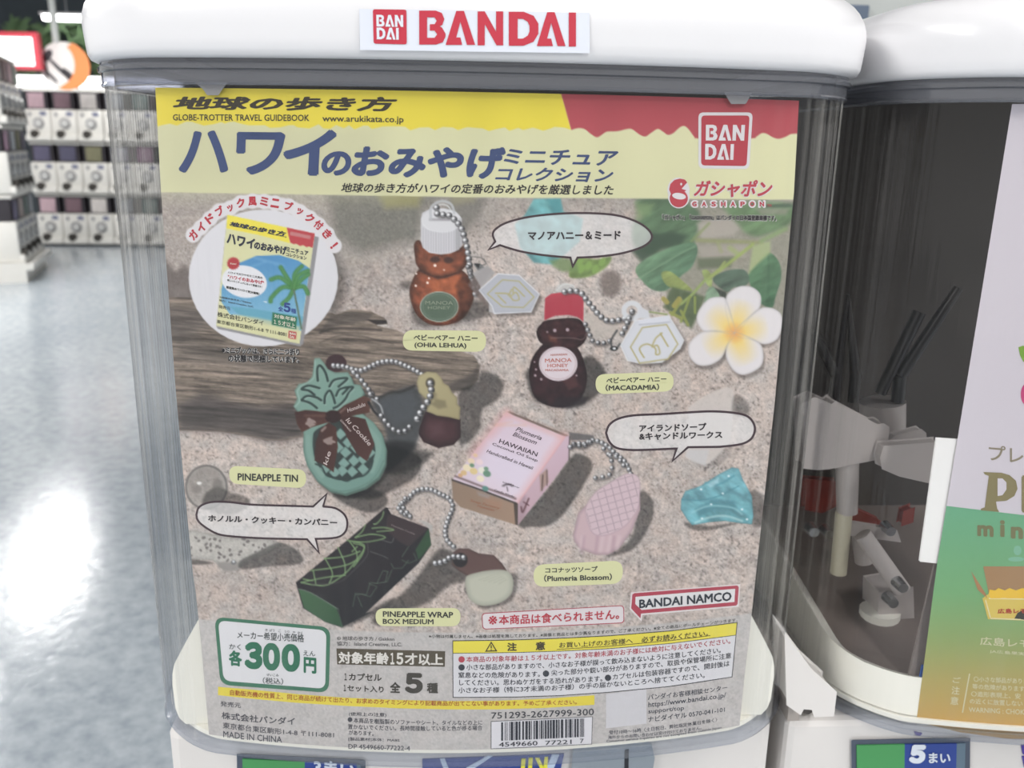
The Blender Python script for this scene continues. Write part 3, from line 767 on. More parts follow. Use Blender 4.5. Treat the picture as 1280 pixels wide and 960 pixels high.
leafp(D_((985, 470), (1040, 400), (1100, 345), (1160, 400), (1172, 490), (1140, 600), (1120, 660), (1060, 640), (1030, 600), (1000, 540)), (84, 124, 88), 2.2, .98, (70, 108, 78))
line(D_((1100, 350), (1100, 640)), (60, 92, 68), 1.4, 2, .6)
fill(D_((1010, 310), (1110, 280), (1110, 350), (1030, 420), (985, 470)), (164, 178, 122), 5, .8)
leafp(D_((780, 500), (860, 450), (960, 445), (990, 500), (960, 540), (900, 545), (860, 570)), (78, 100, 84), 2.5, .95); fill(D_((770, 540), (860, 570), (860, 610), (790, 580)), (58, 66, 58), 4, .9)
leafp(D_((735, 640), (750, 560), (780, 540), (820, 590), (800, 625)), (128, 158, 128), 2, .95)
leafp(D_((490, 460), (540, 455), (600, 500), (665, 560), (640, 565), (540, 545), (500, 510)), (138, 152, 84), 1.8, 1); leafp(D_((720, 455), (750, 445), (775, 480), (775, 540), (750, 530)), (142, 158, 90), 1.8, 1)
fill(D_((550, 540), (680, 580), (740, 600), (700, 700), (660, 780), (560, 700), (500, 660), (520, 600)), (74, 92, 60), 6, .85)
line(D_((740, 500), (660, 590), (600, 640)), (142, 162, 92), 3.4, 1.6); line(D_((850, 400), (820, 440), (760, 490)), (150, 164, 90), 3, 2, .9)
for a, b, wd in (((600, 620), (550, 700), 4), ((650, 600), (600, 740), 3.2), ((680, 600), (680, 690), 3), ((590, 610), (560, 650), 6), ((500, 610), (520, 630), 6), ((600, 680), (640, 760), 3.5), ((420, 685), (520, 700), 1.6), ((540, 690), (600, 720), 4)):
    line(D_(a, b), (112 + wd * 8, 150, 74), wd, 1.6, .95)
fill(D_((0, 380), (120, 385), (200, 370), (180, 420), (110, 470), (40, 490), (-40, 480)), (112, 142, 70), 4, .95, sm=True, tex=LEAF)
for q in ((30, 440), (70, 420), (110, 440), (150, 400), (20, 400)): fill(ell(*D_(q)[0], 4, 6, .5), (128, 164, 78), 2.2, .9)
fill(D_((150, 470), (220, 450), (260, 520), (230, 590), (160, 590), (140, 530)), (112, 100, 94), 9, .8, sm=True, grain=.3)
fill(G_((1130, 440), (1200, 420), (1280, 440), (1290, 500), (1200, 500), (1150, 470)), (110, 138, 82), 6, .8)

# ---- plumeria flower
pc = np.array(D_((905, 805))[0])
pet = [D_((856, 612), (880, 570), (940, 538), (1010, 545), (1055, 590), (1050, 660), (1010, 700), (905, 805), (860, 700)),
       D_((905, 805), (1030, 680), (1100, 660), (1165, 690), (1180, 760), (1150, 840), (1080, 870), (1010, 845)),
       D_((905, 805), (1010, 840), (1060, 880), (1070, 960), (1040, 1010), (960, 1045), (900, 1020), (860, 950), (862, 880)),
       D_((905, 805), (862, 880), (830, 950), (760, 990), (690, 985), (645, 930), (650, 860), (720, 800), (800, 795)),
       D_((905, 805), (800, 795), (730, 795), (692, 740), (700, 680), (760, 610), (830, 600), (856, 615), (880, 680))]
dark([(p[0] + 3, p[1] + 5) for p in pet[3]], .72, 5); dark([(p[0] + 2, p[1] + 5) for p in pet[2]], .72, 5); dark([(p[0], p[1] + 4) for p in pet[1]], .75, 5)
for k, p in enumerate(pet):
    fill(p, (222, 216, 218), 1.2, 1, sm=True, round_=3, rdark=.88)
    c = np.array(p).mean(0); w = _win(p, 3); gx = _gx[w]; gy = _gy[w]; pp = smooth(p, 5)
    mk = (np.clip(.5 - np.where(_inside(pp, gx, gy), -1, 1) * _dist(pp, gx, gy, True), 0, 1))[..., None]
    r = np.hypot(gx - pc[0], gy - pc[1])[..., None]; v = (c - pc) / np.linalg.norm(c - pc)
    side = np.abs((gx - pc[0]) * v[1] - (gy - pc[1]) * v[0])[..., None]
    y = np.clip(1 - r / 44, 0, 1) ** .8 * np.clip(1.25 - side / 17, 0, 1)
    CAN[w] = CAN[w] * (1 - mk * y) + np.array([244, 204, 84.]) * mk * y
    o = np.clip(1 - r / 15, 0, 1) * mk * .8; CAN[w] = CAN[w] * (1 - o) + np.array([232, 146, 96.]) * o
for k in range(5):
    p = smooth(pet[k], 5); line(p, (176, 168, 170), .8, 1.6, .3, closed=True)

# ---- white stone near the second bubble
fill(E_((640, 500), (740, 430), (860, 380), (900, 400), (905, 450), (895, 560), (880, 700), (790, 800), (730, 830), (660, 800), (620, 780), (640, 640)), (203, 193, 187), 3, .85)
dark(E_((905, 430), (960, 450), (990, 500), (970, 545), (895, 540)), .70, 5); fill(E_((640, 740), (760, 740), (740, 830), (670, 810), (625, 780)), (196, 194, 196), 4, .7)
dark(E_((870, 720), (900, 730), (860, 800), (740, 850), (760, 820)), .85, 5)
# ---- turquoise sea glass lower right
dark(T_((940, 700), (1030, 720), (1030, 880), (960, 890)), .62, 6)
dark(T_((560, 880), (700, 900), (880, 880), (700, 925), (600, 920)), .6, 4)
SG = (vnoise(14, 7, .5, 41, 3) - .5) * .9
sg = T_((535, 740), (560, 690), (650, 660), (760, 590), (840, 548), (880, 555), (905, 620), (960, 720), (968, 840), (960, 890), (900, 885), (800, 870), (700, 878), (600, 895), (570, 860), (532, 800))
fill(sg, (112, 172, 184), 1.4, 1, tex=SG * .55, col2=(92, 156, 166), ang=1.3, round_=2, rdark=.8)
fill(T_((620, 800), (720, 740), (850, 750), (870, 800), (740, 800), (640, 850)), (70, 128, 140), 6, .7); line(T_((540, 740), (650, 745), (760, 720), (880, 660)), (62, 130, 146), 1.2, 1.2, .7, True)
line(T_((680, 640), (760, 650), (850, 600)), (70, 140, 156), 2.2, 2.5, .7, True); fill(T_((690, 650), (760, 610), (760, 640), (710, 670)), (178, 214, 222), 3, .6)
line(T_((620, 880), (700, 850), (800, 840), (900, 870)), (186, 220, 222), 2.2, 2.5, .7, True); line(T_((600, 820), (700, 780), (840, 790), (900, 830)), (150, 204, 212), 2, 2.5, .7, True)
for q in ((655, 680), (715, 770), (785, 705), (900, 800), (930, 860), (660, 855), (820, 600)): fill(ell(*T_(q)[0], 1.4, 1.1), (225, 240, 242), 1.6)

# ---- honey bear, amber with white cap
dark(H1((120, 640), (180, 600), (190, 850), (330, 900), (600, 850), (760, 780), (700, 720), (560, 720)), .58, 9)
AM = (vnoise(8, 7, .4, 51, 3) - .5)
body = H1((185, 600), (230, 520), (330, 490), (450, 490), (530, 530), (590, 600), (600, 700), (560, 800), (500, 860), (400, 890), (300, 880), (220, 820), (180, 730), (170, 660))
fill(body, (136, 68, 42), 1.4, 1, sm=True, tex=AM * .8, round_=9, rdark=.5)
fill(H1((290, 600), (500, 560), (540, 620), (480, 680), (330, 670)), (182, 92, 52), 8, .8, tex=AM * .5)
dark(H1((480, 620), (540, 560), (600, 660), (560, 800), (480, 860), (500, 720)), .68, 6)
head = H1((200, 350), (230, 320), (280, 350), (480, 380), (540, 350), (560, 420), (540, 500), (470, 550), (380, 575), (280, 550), (220, 490), (205, 420))
fill(head, (128, 66, 42), 1.4, 1, sm=True, tex=AM * .8, round_=7, rdark=.5); fill(H1((280, 470), (450, 460), (460, 530), (360, 545), (290, 520)), (170, 88, 54), 7, .7)
for c in ((340, 450), (430, 455)): fill(ell(*H1(c)[0], 6, 4), (58, 34, 30), 3, .85)
for c, r in (((340, 490), 1.8), ((290, 605), 1.5), ((212, 625), 1.4), ((300, 575), 1.1), ((215, 545), 1), ((400, 520), 1)): fill(ell(*H1(c)[0], r, r), (250, 235, 225), 1.6)
line(H1((235, 520), (360, 570), (500, 540)), (60, 30, 24), 2, 3, .7, True)
fill(ell(*H1((368, 765))[0], 24.2, 19.2), (160, 172, 160), 1.3); fill(ell(*H1((368, 765))[0], 23, 18), (84, 104, 86), 1.2, 1)
line(ell(*H1((368, 765))[0], 20.5, 15.8), (140, 156, 138), .7, 1, .6, closed=True)
cap = H1((245, 180), (255, 140), (310, 110), (400, 108), (480, 130), (518, 175), (520, 350), (500, 385), (440, 410), (380, 417), (300, 405), (258, 370), (246, 330))
fill(cap, (205, 203, 208), 1.2, 1); fill(ell(*H1((382, 190))[0], 25.2, 14.5), (214, 213, 216), 1.2)
for i in range(15):
    x = 262 + i * 17; y0 = 215 + 52 * math.sqrt(max(0, 1 - ((x - 382) / 137) ** 2)); line(H1((x, y0), (x, y0 + 135)), (166, 164, 170), .8, 1.2, .8)
dark(H1((480, 220), (520, 180), (520, 350), (480, 400)), .86, 5); line(H1((262, 215), (300, 250), (382, 268), (460, 255), (510, 205)), (228, 228, 230), 1, 1.4, .7, True)
fill(H1((300, 175), (440, 178), (440, 194), (300, 192)), (170, 166, 172), 1.4)
line(H1((312, 180), (312, 110), (350, 72), (400, 62), (450, 85), (468, 140)), (186, 188, 192), 3.2, 1.2, .85, True); line(H1((330, 120), (370, 85), (420, 90), (450, 130), (470, 190)), (222, 224, 226), 1.4, 1.2, .9, True)
chain(H1((350, 105), (360, 150), (430, 155), (480, 195), (520, 250), (548, 350), (562, 420), (570, 480), (580, 560), (620, 640), (610, 680)), 7.4, 4.)
chain(H1((560, 500), (590, 590), (600, 640)), 7, 3.2, .8)
line(H1((580, 430), (650, 440), (680, 480), (620, 490)), (90, 92, 92), 1.2, 1, .9, True); fill(H1((595, 480), (640, 475), (690, 520), (670, 550), (630, 530)), (110, 112, 112), 1.5); fill(H1((600, 475), (640, 480), (630, 510)), (30, 32, 34), 1.2)
def hexc(Zf, outer, inner, strokes, gold, base, dx=0):
    dark([(p[0] + 4, p[1] + 4) for p in Zf(*outer)], .62, 6, False); fill(Zf(*outer), base, 1.3, 1, round_=3, rdark=.92)
    line(Zf(*[((a + 0 * b), b) for a, b in outer]), (228, 230, 234), 1.4, 1.2, .8, closed=True)
    line(Zf(*inner), gold, 1.7, 1.1, .95, closed=len(inner) > 5)
    for st in strokes: line(Zf(*st), gold, 2.0, 1.1, .95, True)
fill(H1((600, 560), (690, 500), (720, 520), (640, 640), (700, 780), (640, 720), (560, 620)), (112, 96, 92), 3, .8)
fill(H1((590, 540), (690, 490), (740, 540), (650, 640)), (164, 160, 160), 2.5, .9); fill(H1((700, 740), (760, 760), (760, 815), (700, 800)), (180, 176, 176), 2)
hexc(H1, [(635, 655), (760, 545), (900, 555), (1035, 680), (980, 800), (735, 810), (720, 760)], [(690, 680), (790, 585), (900, 595), (1000, 700), (930, 770), (790, 765)],
     [[(745, 675), (830, 680), (860, 720), (900, 715), (880, 670), (840, 700)], [(760, 690), (810, 740)], [(860, 670), (870, 635), (935, 695)], [(850, 650), (830, 690)]], (176, 168, 118), (178, 180, 190))
# ---- honey bear, dark with red cap
dark(H2((380, 620), (520, 560), (620, 660), (600, 780), (520, 860), (420, 905), (300, 900), (160, 860), (110, 760), (110, 650)), .45, 7)
fill(H2((480, 290), (560, 260), (700, 330), (730, 420), (640, 440), (520, 450)), (188, 178, 168), 8, .6)
b2 = H2((170, 520), (230, 470), (340, 470), (430, 500), (480, 600), (500, 720), (460, 840), (360, 900), (240, 890), (150, 830), (115, 700), (125, 600))
fill(b2, (50, 26, 30), 1.4, 1, sm=True, tex=AM * .8, round_=6, rdark=.6)
h2 = H2((165, 390), (190, 350), (240, 320), (430, 310), (490, 370), (500, 430), (460, 490), (380, 520), (250, 500), (190, 470), (168, 430))
fill(h2, (58, 32, 34), 1.4, 1, sm=True, tex=AM * .9, round_=5, rdark=.6)
fill(H2((240, 420), (300, 440), (300, 470), (250, 460)), (110, 60, 46), 4, .8); fill(H2((330, 720), (430, 690), (440, 760), (380, 790)), (96, 56, 56), 5, .6)
for c, r in (((285, 390), 2.2), ((235, 400), 1.2), ((155, 690), 1.6), ((160, 650), 1.2), ((195, 715), 1.5), ((370, 385), 2.2), ((430, 690), 1.2), ((150, 600), 1)): fill(ell(*H2(c)[0], r, r), (190, 170, 178), 1.6, .9)
line(H2((260, 440), (400, 440), (470, 450), (500, 400)), (150, 130, 132), 1., 1.2, .7, True)
fill(H2((260, 900), (300, 830), (520, 830), (480, 880), (380, 905)), (34, 26, 32), 5, .7)
fill(ell(*H2((308, 612))[0], 24, 21.5), (216, 202, 208), 1.3); line(ell(*H2((308, 612))[0], 21.8, 19.3), (176, 146, 150), .7, 1, .8, closed=True)
cp2 = H2((220, 175), (260, 145), (340, 135), (430, 140), (478, 175), (475, 330), (440, 300), (380, 285), (290, 290), (215, 322))
fill(cp2, (188, 58, 74), 1.2, 1)
for i in range(18):
    x = 228 + i * 14; line(H2((x, 185 - 25 * math.sin(math.pi * i / 17)), (x, 312 - 22 * math.sin(math.pi * i / 17))), (156, 42, 58), .8, 1.1, .7)
fill(H2((285, 130), (300, 90), (350, 72), (410, 85), (430, 130), (360, 140)), (196, 196, 194), 2.5, .75); line(H2((300, 120), (350, 80), (415, 92)), (222, 224, 222), 1.2, 1.4, .8, True)
chain(H2((350, 132), (410, 125), (460, 140), (500, 190), (545, 245), (590, 295), (640, 325), (700, 322), (750, 310)), 7.2, 3.8)
chain(H2((490, 350), (515, 410), (540, 460), (600, 475), (650, 460)), 6.4, 3.1, .9); chain(H2((800, 265), (785, 300), (760, 360), (735, 410)), 7, 3.6)
line(H2((700, 390), (660, 460), (680, 520), (720, 480)), (70, 72, 74), 2.6, 1.4, .9, True); fill(ell(*H2((680, 510))[0], 5, 3), (40, 42, 44), 1.2); fill(ell(*H2((682, 510))[0], 2, 1.4), (230, 232, 234), 1.2)
line(ell(*H2((800, 258))[0], 10, 9.5), (208, 209, 213), 6.5, 1.3, 1, closed=True); fill(H2((850, 230), (910, 260), (920, 310), (840, 310)), (205, 206, 212), 1.6)
chain(H2((800, 262), (780, 310)), 7, 3.4)
hexc(H2, [(725, 490), (820, 325), (1045, 292), (1145, 455), (1120, 510), (1000, 600), (860, 610), (770, 590)], [(850, 608), (790, 500), (870, 370), (1030, 350), (1105, 480), (1040, 580)],
     [[(880, 570), (850, 510), (900, 480), (955, 510), (960, 550), (985, 540), (970, 490), (935, 500)], [(935, 490), (960, 440), (1000, 408)], [(990, 410), (1040, 495)]], (178, 166, 110), (208, 209, 216))
fill(H2((840, 322), (1045, 292), (1050, 335), (850, 352)), (212, 213, 222), 1.4); line(H2((850, 352), (1050, 334)), (166, 168, 182), 1.4, 1.4, .8)

# ---- pineapple tin
fill(ell(*P_((385, 115))[0], 13, 11), (62, 40, 44), 1.6)
tin = P_((255, 85), (285, 82), (310, 110), (335, 150), (380, 172), (455, 168), (475, 200), (490, 240), (530, 245), (552, 290), (540, 330), (545, 420), (610, 470), (660, 540), (685, 630), (680, 720), (640, 800), (560, 860), (440, 900), (350, 880), (270, 820), (210, 730), (188, 640), (190, 540), (150, 400), (128, 375), (150, 330), (135, 280), (160, 240), (210, 230), (240, 195), (248, 140))
dark([(p[0] + 4, p[1] + 6) for p in tin], .55, 6)
fill([(p[0] + 1.5, p[1] + 2.5) for p in tin], (78, 104, 94), 1.3, 1); fill(tin, (124, 158, 144), 1.2, 1, col2=(108, 146, 134), ang=1.2, round_=2.5, rdark=.82)
line(P_((190, 560), (200, 680), (260, 800), (340, 865), (440, 882), (560, 842), (630, 780), (668, 700)), (92, 122, 112), 1.4, 1.6, .8, True)
line(P_((258, 100), (250, 200), (180, 250), (152, 285), (165, 340), (140, 375)), (160, 190, 178), 1.4, 1.6, .7, True)
GR = (40, 56, 54)
for st in ([(275, 220), (272, 150), (290, 130), (320, 170), (335, 222)], [(345, 255), (375, 215), (450, 205), (430, 230), (400, 255)], [(285, 265), (220, 250), (178, 270), (220, 280), (255, 305)], [(178, 335), (210, 312), (265, 320), (295, 338)], [(180, 338), (230, 355), (270, 385)], [(315, 355), (320, 310), (345, 280), (365, 310), (378, 355)], [(385, 310), (410, 270), (485, 258), (460, 290), (440, 330), (400, 370), (370, 385)], [(425, 300), (460, 262)]):
    line([(p[0] + 1.3, p[1] + 1.8) for p in P_(*st)], (158, 188, 176), 1.4, 1, .75, True); line(P_(*st), GR, 2.9, 1.1, .95, True)
field = P_((245, 560), (250, 660), (280, 730), (330, 790), (420, 820), (520, 800), (600, 730), (620, 640), (600, 560), (540, 480), (430, 450), (330, 480), (260, 520))
fill(field, (46, 58, 56), 1.4, 1, sm=True)
for c in ((410, 540), (455, 590), (395, 620), (440, 650), (500, 620), (545, 690), (490, 700), (430, 715), (545, 750), (480, 765), (420, 760), (375, 770), (585, 650), (320, 745)):
    x, y = P_(c)[0]; fill([(x, y - 7.5), (x + 8, y + .5), (x, y + 7.5), (x - 7, y)], (120, 156, 146), 1.3, 1, round_=1.5, rdark=.8)
line(P_((560, 500), (620, 560), (640, 640), (600, 760)), (124, 158, 146), 7, 1.6, .9, True); line(P_((215, 560), (225, 660), (265, 740), (300, 790)), (124, 158, 146), 6, 1.6, .9, True)
line(P_((262, 720), (300, 740), (330, 790), (400, 805), (450, 822), (490, 800), (550, 790), (590, 750), (605, 700)), GR, 2.2, 1.2, .9, True)
RB = (64, 36, 32)
fill(P_((135, 410), (200, 395), (340, 410), (370, 440), (340, 470), (240, 500), (180, 530), (150, 480)), RB, 1.2, 1, col2=(84, 50, 42), ang=1.2)
fill(P_((370, 420), (430, 370), (550, 310), (590, 330), (585, 410), (540, 420), (430, 440), (390, 440)), RB, 1.2, 1, col2=(92, 58, 48), ang=-.6)
fill(P_((340, 470), (385, 500), (395, 620), (370, 770), (300, 720), (255, 700), (262, 590), (290, 510)), RB, 1.2, 1, col2=(78, 46, 38), ang=0)
fill(P_((400, 440), (470, 430), (560, 450), (615, 600), (600, 640), (570, 705), (510, 660), (450, 560)), RB, 1.2, 1, col2=(78, 46, 40), ang=.9)
fill(ell(*P_((365, 435))[0], 10, 8), (48, 26, 24), 1.6); line(P_((200, 430), (320, 430)), (110, 74, 64), 2.5, 3, .7); line(P_((300, 520), (320, 500)), (190, 170, 160), 2.5, 2.5, .7); line(P_((410, 410), (440, 385)), (150, 120, 112), 2, 2.5, .7)
for c in ((345, 580), (230, 475)): fill([(P_(c)[0][0] + rr.uniform(4, 9) * math.cos(a), P_(c)[0][1] + rr.uniform(3, 8) * math.sin(a)) for a in np.linspace(0, 6.2, 16)], (186, 172, 166), 1.6, .65)
# ring chain, cookie charm
chain(P_((370, 130), (430, 135), (480, 150), (530, 160), (580, 140), (650, 110), (730, 105), (800, 130), (880, 170), (920, 200)), 5.7, 3.5); chain(P_((490, 170), (530, 210), (570, 260), (600, 300)), 6.2, 3.4)
chain(P_((590, 300), (630, 330)), 6, 3.2); line(P_((600, 330), (650, 370), (665, 430), (640, 430), (590, 370)), (168, 170, 172), 2.2, 1.4, .9, True); line(P_((580, 350), (610, 400), (640, 430)), (28, 28, 30), 3, 1.6, .9, True)
chain(P_((655, 430), (690, 475), (740, 520), (790, 525), (825, 497)), 6.6, 3.3)
fill(P_((885, 500), (920, 405), (1130, 450), (1132, 560), (1090, 605), (1000, 625), (910, 590), (880, 540)), (70, 40, 44), 1.4, 1, sm=False, round_=9, rdark=.55)
fill(P_((930, 480), (1020, 470), (1040, 540), (960, 560)), (104, 70, 76), 13, .45)
ck = P_((868, 230), (880, 190), (930, 165), (985, 170), (1015, 200), (1030, 235), (1060, 250), (1080, 290), (1110, 320), (1112, 360), (1130, 380), (1125, 455), (1060, 440), (990, 430), (930, 405), (925, 330), (880, 290))
fill(ck, (176, 164, 122), 1.3, 1, round_=3, rdark=.82, col2=(160, 148, 106), ang=.8); fill(P_((990, 330), (1040, 340), (1050, 380), (1000, 390), (950, 360)), (124, 114, 84), 5, .8)
fill(ell(*P_((950, 235))[0], 6, 7), (92, 84, 64), 1.6); fill(P_((960, 260), (990, 300), (985, 345), (960, 330)), (130, 120, 88), 4, .7)
chain(P_((950, 235), (955, 280), (940, 335), (905, 385), (870, 450)), 8., 4.2)

# ---- pineapple wrap box
box = Q_((610, 690), (890, 460), (1100, 280), (1150, 290)) + W_((215, 170), (235, 205), (460, 290), (475, 390), (400, 500), (240, 650), (80, 800)) + Q_((1030, 850), (860, 935), (770, 905), (650, 830))
dark([(p[0] + 6, p[1] + 8) for p in W_((470, 400), (540, 380), (640, 440), (660, 560), (560, 590), (420, 700), (240, 760), (130, 830), (100, 780), (300, 620))], .50, 7)
dark(Q_((860, 935), (1010, 880), (1120, 820), (1130, 780)), .5, 6)
fill(box, (40, 34, 38), 1.4, 1, col2=(30, 30, 34), ang=.9)
fill(W_((215, 205), (350, 250), (460, 290), (340, 400), (280, 370), (200, 300)), (64, 48, 50), 3, .8); fill(W_((460, 290), (475, 390), (400, 480), (380, 420)), (44, 76, 48), 2, .95)
fill(W_((110, 430), (300, 400), (380, 440), (240, 600), (60, 720), (0, 640)), (36, 30, 34), 8, .8)
fill(Q_((625, 725), (690, 745), (830, 825), (870, 935), (770, 905), (655, 830)), (64, 100, 66), 1.3, 1, col2=(48, 82, 54), ang=.8); line(Q_((625, 725), (700, 750), (840, 835)), (120, 130, 120), 1.2, 1.2, .8, True); line(Q_((840, 830), (862, 930)), (72, 84, 76), 1.2, 1.4, .8)
LG = (116, 150, 96)
for st in ([(640, 690), (720, 705), (790, 700), (880, 640), (940, 570), (985, 500), (960, 475), (890, 460)], [(640, 690), (760, 665), (880, 650)], [(705, 625), (720, 700)], [(770, 560), (810, 640), (790, 700)], [(840, 500), (875, 580), (880, 640)], [(900, 462), (940, 520), (945, 575)], [(690, 625), (800, 612), (900, 590), (950, 560)], [(765, 560), (880, 548), (960, 520)], [(650, 672), (700, 680)]):
    line(Q_(*st), LG, 1.7, 1.2, .95, True)
for st in ([(0, 370), (100, 370), (200, 345), (120, 325), (20, 345)], [(120, 290), (190, 285), (250, 300), (150, 310)], [(190, 190), (180, 225), (150, 260), (130, 265)], [(80, 270), (60, 310), (20, 345)], [(10, 380), (70, 400), (60, 450), (10, 520)], [(0, 430), (30, 400)]):
    line(W_(*st), LG, 1.6, 1.2, .95, True)
for st in ([(250, 350), (235, 375), (180, 360)], [(110, 430), (170, 450), (215, 470)]): line(W_(*st), (122, 116, 116), 1.2, 1.4, .6, True)
for st in ([(5, 760), (20, 680), (85, 690), (110, 615), (150, 620), (185, 545), (215, 550)], [(35, 700), (60, 760)], [(20, 690), (60, 685), (110, 700), (150, 640), (100, 620)], [(235, 500), (250, 530), (300, 530), (340, 480)], [(300, 480), (340, 500), (390, 480), (370, 440)], [(300, 460), (340, 400)], [(150, 620), (210, 610), (240, 540)], [(215, 550), (200, 610)]):
    line(W_(*st), (84, 104, 84), 1.1, 1.2, .75)
line(Q_((700, 700), (840, 690), (930, 620), (1000, 540), (1000, 470)), (86, 76, 80), 1., 1.4, .8, True)
fill(W_((395, 240), (440, 245), (485, 275), (480, 320), (455, 285)), (170, 172, 170), 2.2, .6)
chain(W_((345, 215), (300, 195), (280, 160), (330, 120), (370, 75), (420, 55), (480, 60), (530, 85), (580, 110), (605, 160), (580, 230), (560, 300), (570, 360), (610, 400)), 5.6, 3.3); chain(W_((320, 110), (300, 150), (350, 220)), 6, 3)
fill(W_((600, 440), (640, 410), (700, 412), (760, 440), (850, 450), (900, 500), (930, 545), (900, 550), (700, 580), (640, 545), (600, 510)), (94, 68, 64), 1.4, 1, sm=False, round_=3, rdark=.75)
dark(W_((680, 620), (960, 560), (990, 620), (960, 720), (850, 765), (760, 760)), .62, 5)
fill(W_((680, 600), (700, 570), (800, 545), (900, 538), (950, 560), (968, 620), (950, 690), (880, 740), (780, 755), (710, 720), (685, 660)), (184, 184, 166), 1.4, 1, sm=True, round_=7, rdark=.84)
for i in range(5): line(W_((760 + i * 30, 600 + i * 6), (880 + i * 12, 560 + i * 9)), (160, 160, 142), .8, 1.5, .6)
fill(ell(*W_((650, 480))[0], 9, 9), (28, 24, 26), 2); chain(W_((500, 500), (550, 490), (600, 460), (670, 465)), 6, 3.6)

# ---- soap box and scalloped soap
dark(S_((680, 600), (830, 400), (880, 370), (960, 420), (930, 520), (800, 720), (700, 800), (600, 810), (520, 790)), .50, 5)
fill(S_((450, 118), (470, 118), (820, 262), (795, 270), (520, 160)), (96, 84, 76), 1.2, 1)
face = S_((445, 122), (800, 268), (515, 668), (120, 530), (260, 350))
fill(face, (212, 190, 206), 1.2, 1, col2=(222, 206, 218), ang=1.)
for a, b in (((445, 128), (250, 370)), ((795, 272), (525, 655))): line(S_(a, b), (226, 158, 156), 11, 12, .55)
fill(S_((340, 300), (640, 420), (520, 600), (300, 480)), (218, 206, 224), 26, .7); line(S_((455, 135), (790, 275)), (222, 160, 150), 5, 8, .5); line(S_((480, 180), (380, 200), (560, 200)), (226, 170, 130), 2, 4, .4)
fill(S_((800, 268), (828, 262), (822, 400), (720, 540), (515, 800), (515, 668)), (206, 176, 192), 1.2, 1, col2=(190, 156, 166), ang=1.3); dark(S_((515, 668), (560, 620), (560, 740), (515, 800)), .88, 6)
line(S_((800, 268), (515, 668)), (222, 162, 166), 1.6, 2, .8); line(S_((826, 268), (822, 405)), (74, 66, 62), 1.6, 1.3, .9)
fill(S_((118, 532), (500, 672), (505, 798), (340, 745), (170, 690), (125, 640)), (142, 118, 98), 1.3, 1, col2=(160, 130, 108), ang=.3); fill(S_((270, 600), (350, 620), (340, 640), (280, 620)), (150, 150, 160), 4, .5); line(S_((330, 650), (400, 680)), (200, 120, 90), 6, 8, .25); fill(S_((490, 668), (515, 668), (515, 800), (500, 795)), (78, 66, 58), 1.4)
line(S_((122, 528), (300, 590), (505, 668)), (62, 52, 48), 2.4, 1.2, .95); line(S_((140, 505), (320, 575), (500, 640)), (92, 66, 66), 2.6, 2.2, .7)
for c, r, co in (((210, 455), 5.5, (232, 216, 178)), ((250, 475), 5, (222, 196, 130)), ((300, 470), 5, (228, 224, 206)), ((235, 415), 4.5, (230, 206, 170)), ((285, 420), 4.5, (232, 206, 208)), ((290, 520), 5, (232, 220, 188)), ((190, 485), 4, (214, 178, 120)), ((330, 490), 5, (96, 138, 112)), ((240, 440), 3, (104, 144, 108)), ((325, 460), 3, (110, 150, 120)), ((320, 580), 4, (86, 140, 130)), ((260, 380), 3, (226, 190, 150)), ((170, 500), 3, (208, 160, 110))):
    fill(ell(*S_(c)[0], r, r * .8, .4), co, 1.8, .95)
for st in ([(400, 410), (560, 470)], [(420, 400), (570, 410)]): pass
fill([S_((645, 500))[0], S_((690, 460))[0], S_((700, 540))[0], S_((650, 600))[0]], (150, 120, 96), 3, .6); line(S_((660, 590), (665, 500)), (74, 58, 54), 1.6, 1.4, .8); line(S_((690, 560), (690, 470)), (74, 58, 54), 1.4, 1.4, .7)
line(S_((535, 690), (545, 720), (580, 640)), (80, 44, 48), 2, 1.6, .8, True); line(S_((550, 660), (580, 680)), (80, 44, 48), 1.4, 1.4, .8)
for r0 in (7, 5): line([(S_((455, 568))[0][0] + r0 * math.cos(a), S_((455, 568))[0][1] + r0 * .5 * math.sin(a)) for a in np.linspace(3.3, 6.1, 8)], (66, 54, 62), 1.2, 1.2, .8)
line(S_((450, 570), (455, 595)), (66, 54, 62), 1.2, 1.2, .8)
fill(S_((820, 240), (970, 260), (975, 290), (830, 290)), (84, 82, 84), 3, .8); fill(S_((640, 165), (700, 165), (740, 210), (700, 200)), (196, 196, 198), 2.5, .5)
chain(S_((830, 330), (870, 310), (920, 310), (960, 290), (1010, 300), (1060, 330), (1100, 370), (1150, 410), (1180, 460), (1200, 520)), 5.8, 3.2); chain(S_((850, 310), (900, 325), (950, 300)), 6, 3, .8); chain(S_((1030, 340), (1070, 390), (1080, 450), (1060, 500), (980, 515)), 8, 3); chain(S_((1070, 380), (1110, 390), (1150, 440)), 6, 3)
dark(V_((850, 90), (910, 100), (945, 170), (920, 300), (820, 450), (700, 500), (640, 500), (800, 380)), .55, 5)
soap_side = V_((405, 370), (440, 220), (500, 160), (850, 10), (855, 200), (800, 340), (720, 450), (640, 500), (560, 500), (450, 460), (415, 410))
fill(soap_side, (198, 168, 174), 1.4, 1, round_=5, rdark=.82)
for x in (455, 590, 640, 700): line(V_((x + 15, 380), (x, 470)), (216, 192, 198), 3, 5, .6)
for x in (480, 570, 680): line(V_((x, 380), (x - 12, 480)), (166, 134, 144), 2, 5, .6)
top = V_((500, 160), (560, 80), (650, 20), (760, -40), (830, -30), (852, 20), (850, 100), (835, 200), (760, 300), (680, 350), (600, 372), (540, 355), (510, 300), (490, 220))
fill(top, (206, 180, 188), 1.2, 1, sm=True, round_=1.5, rdark=.9)
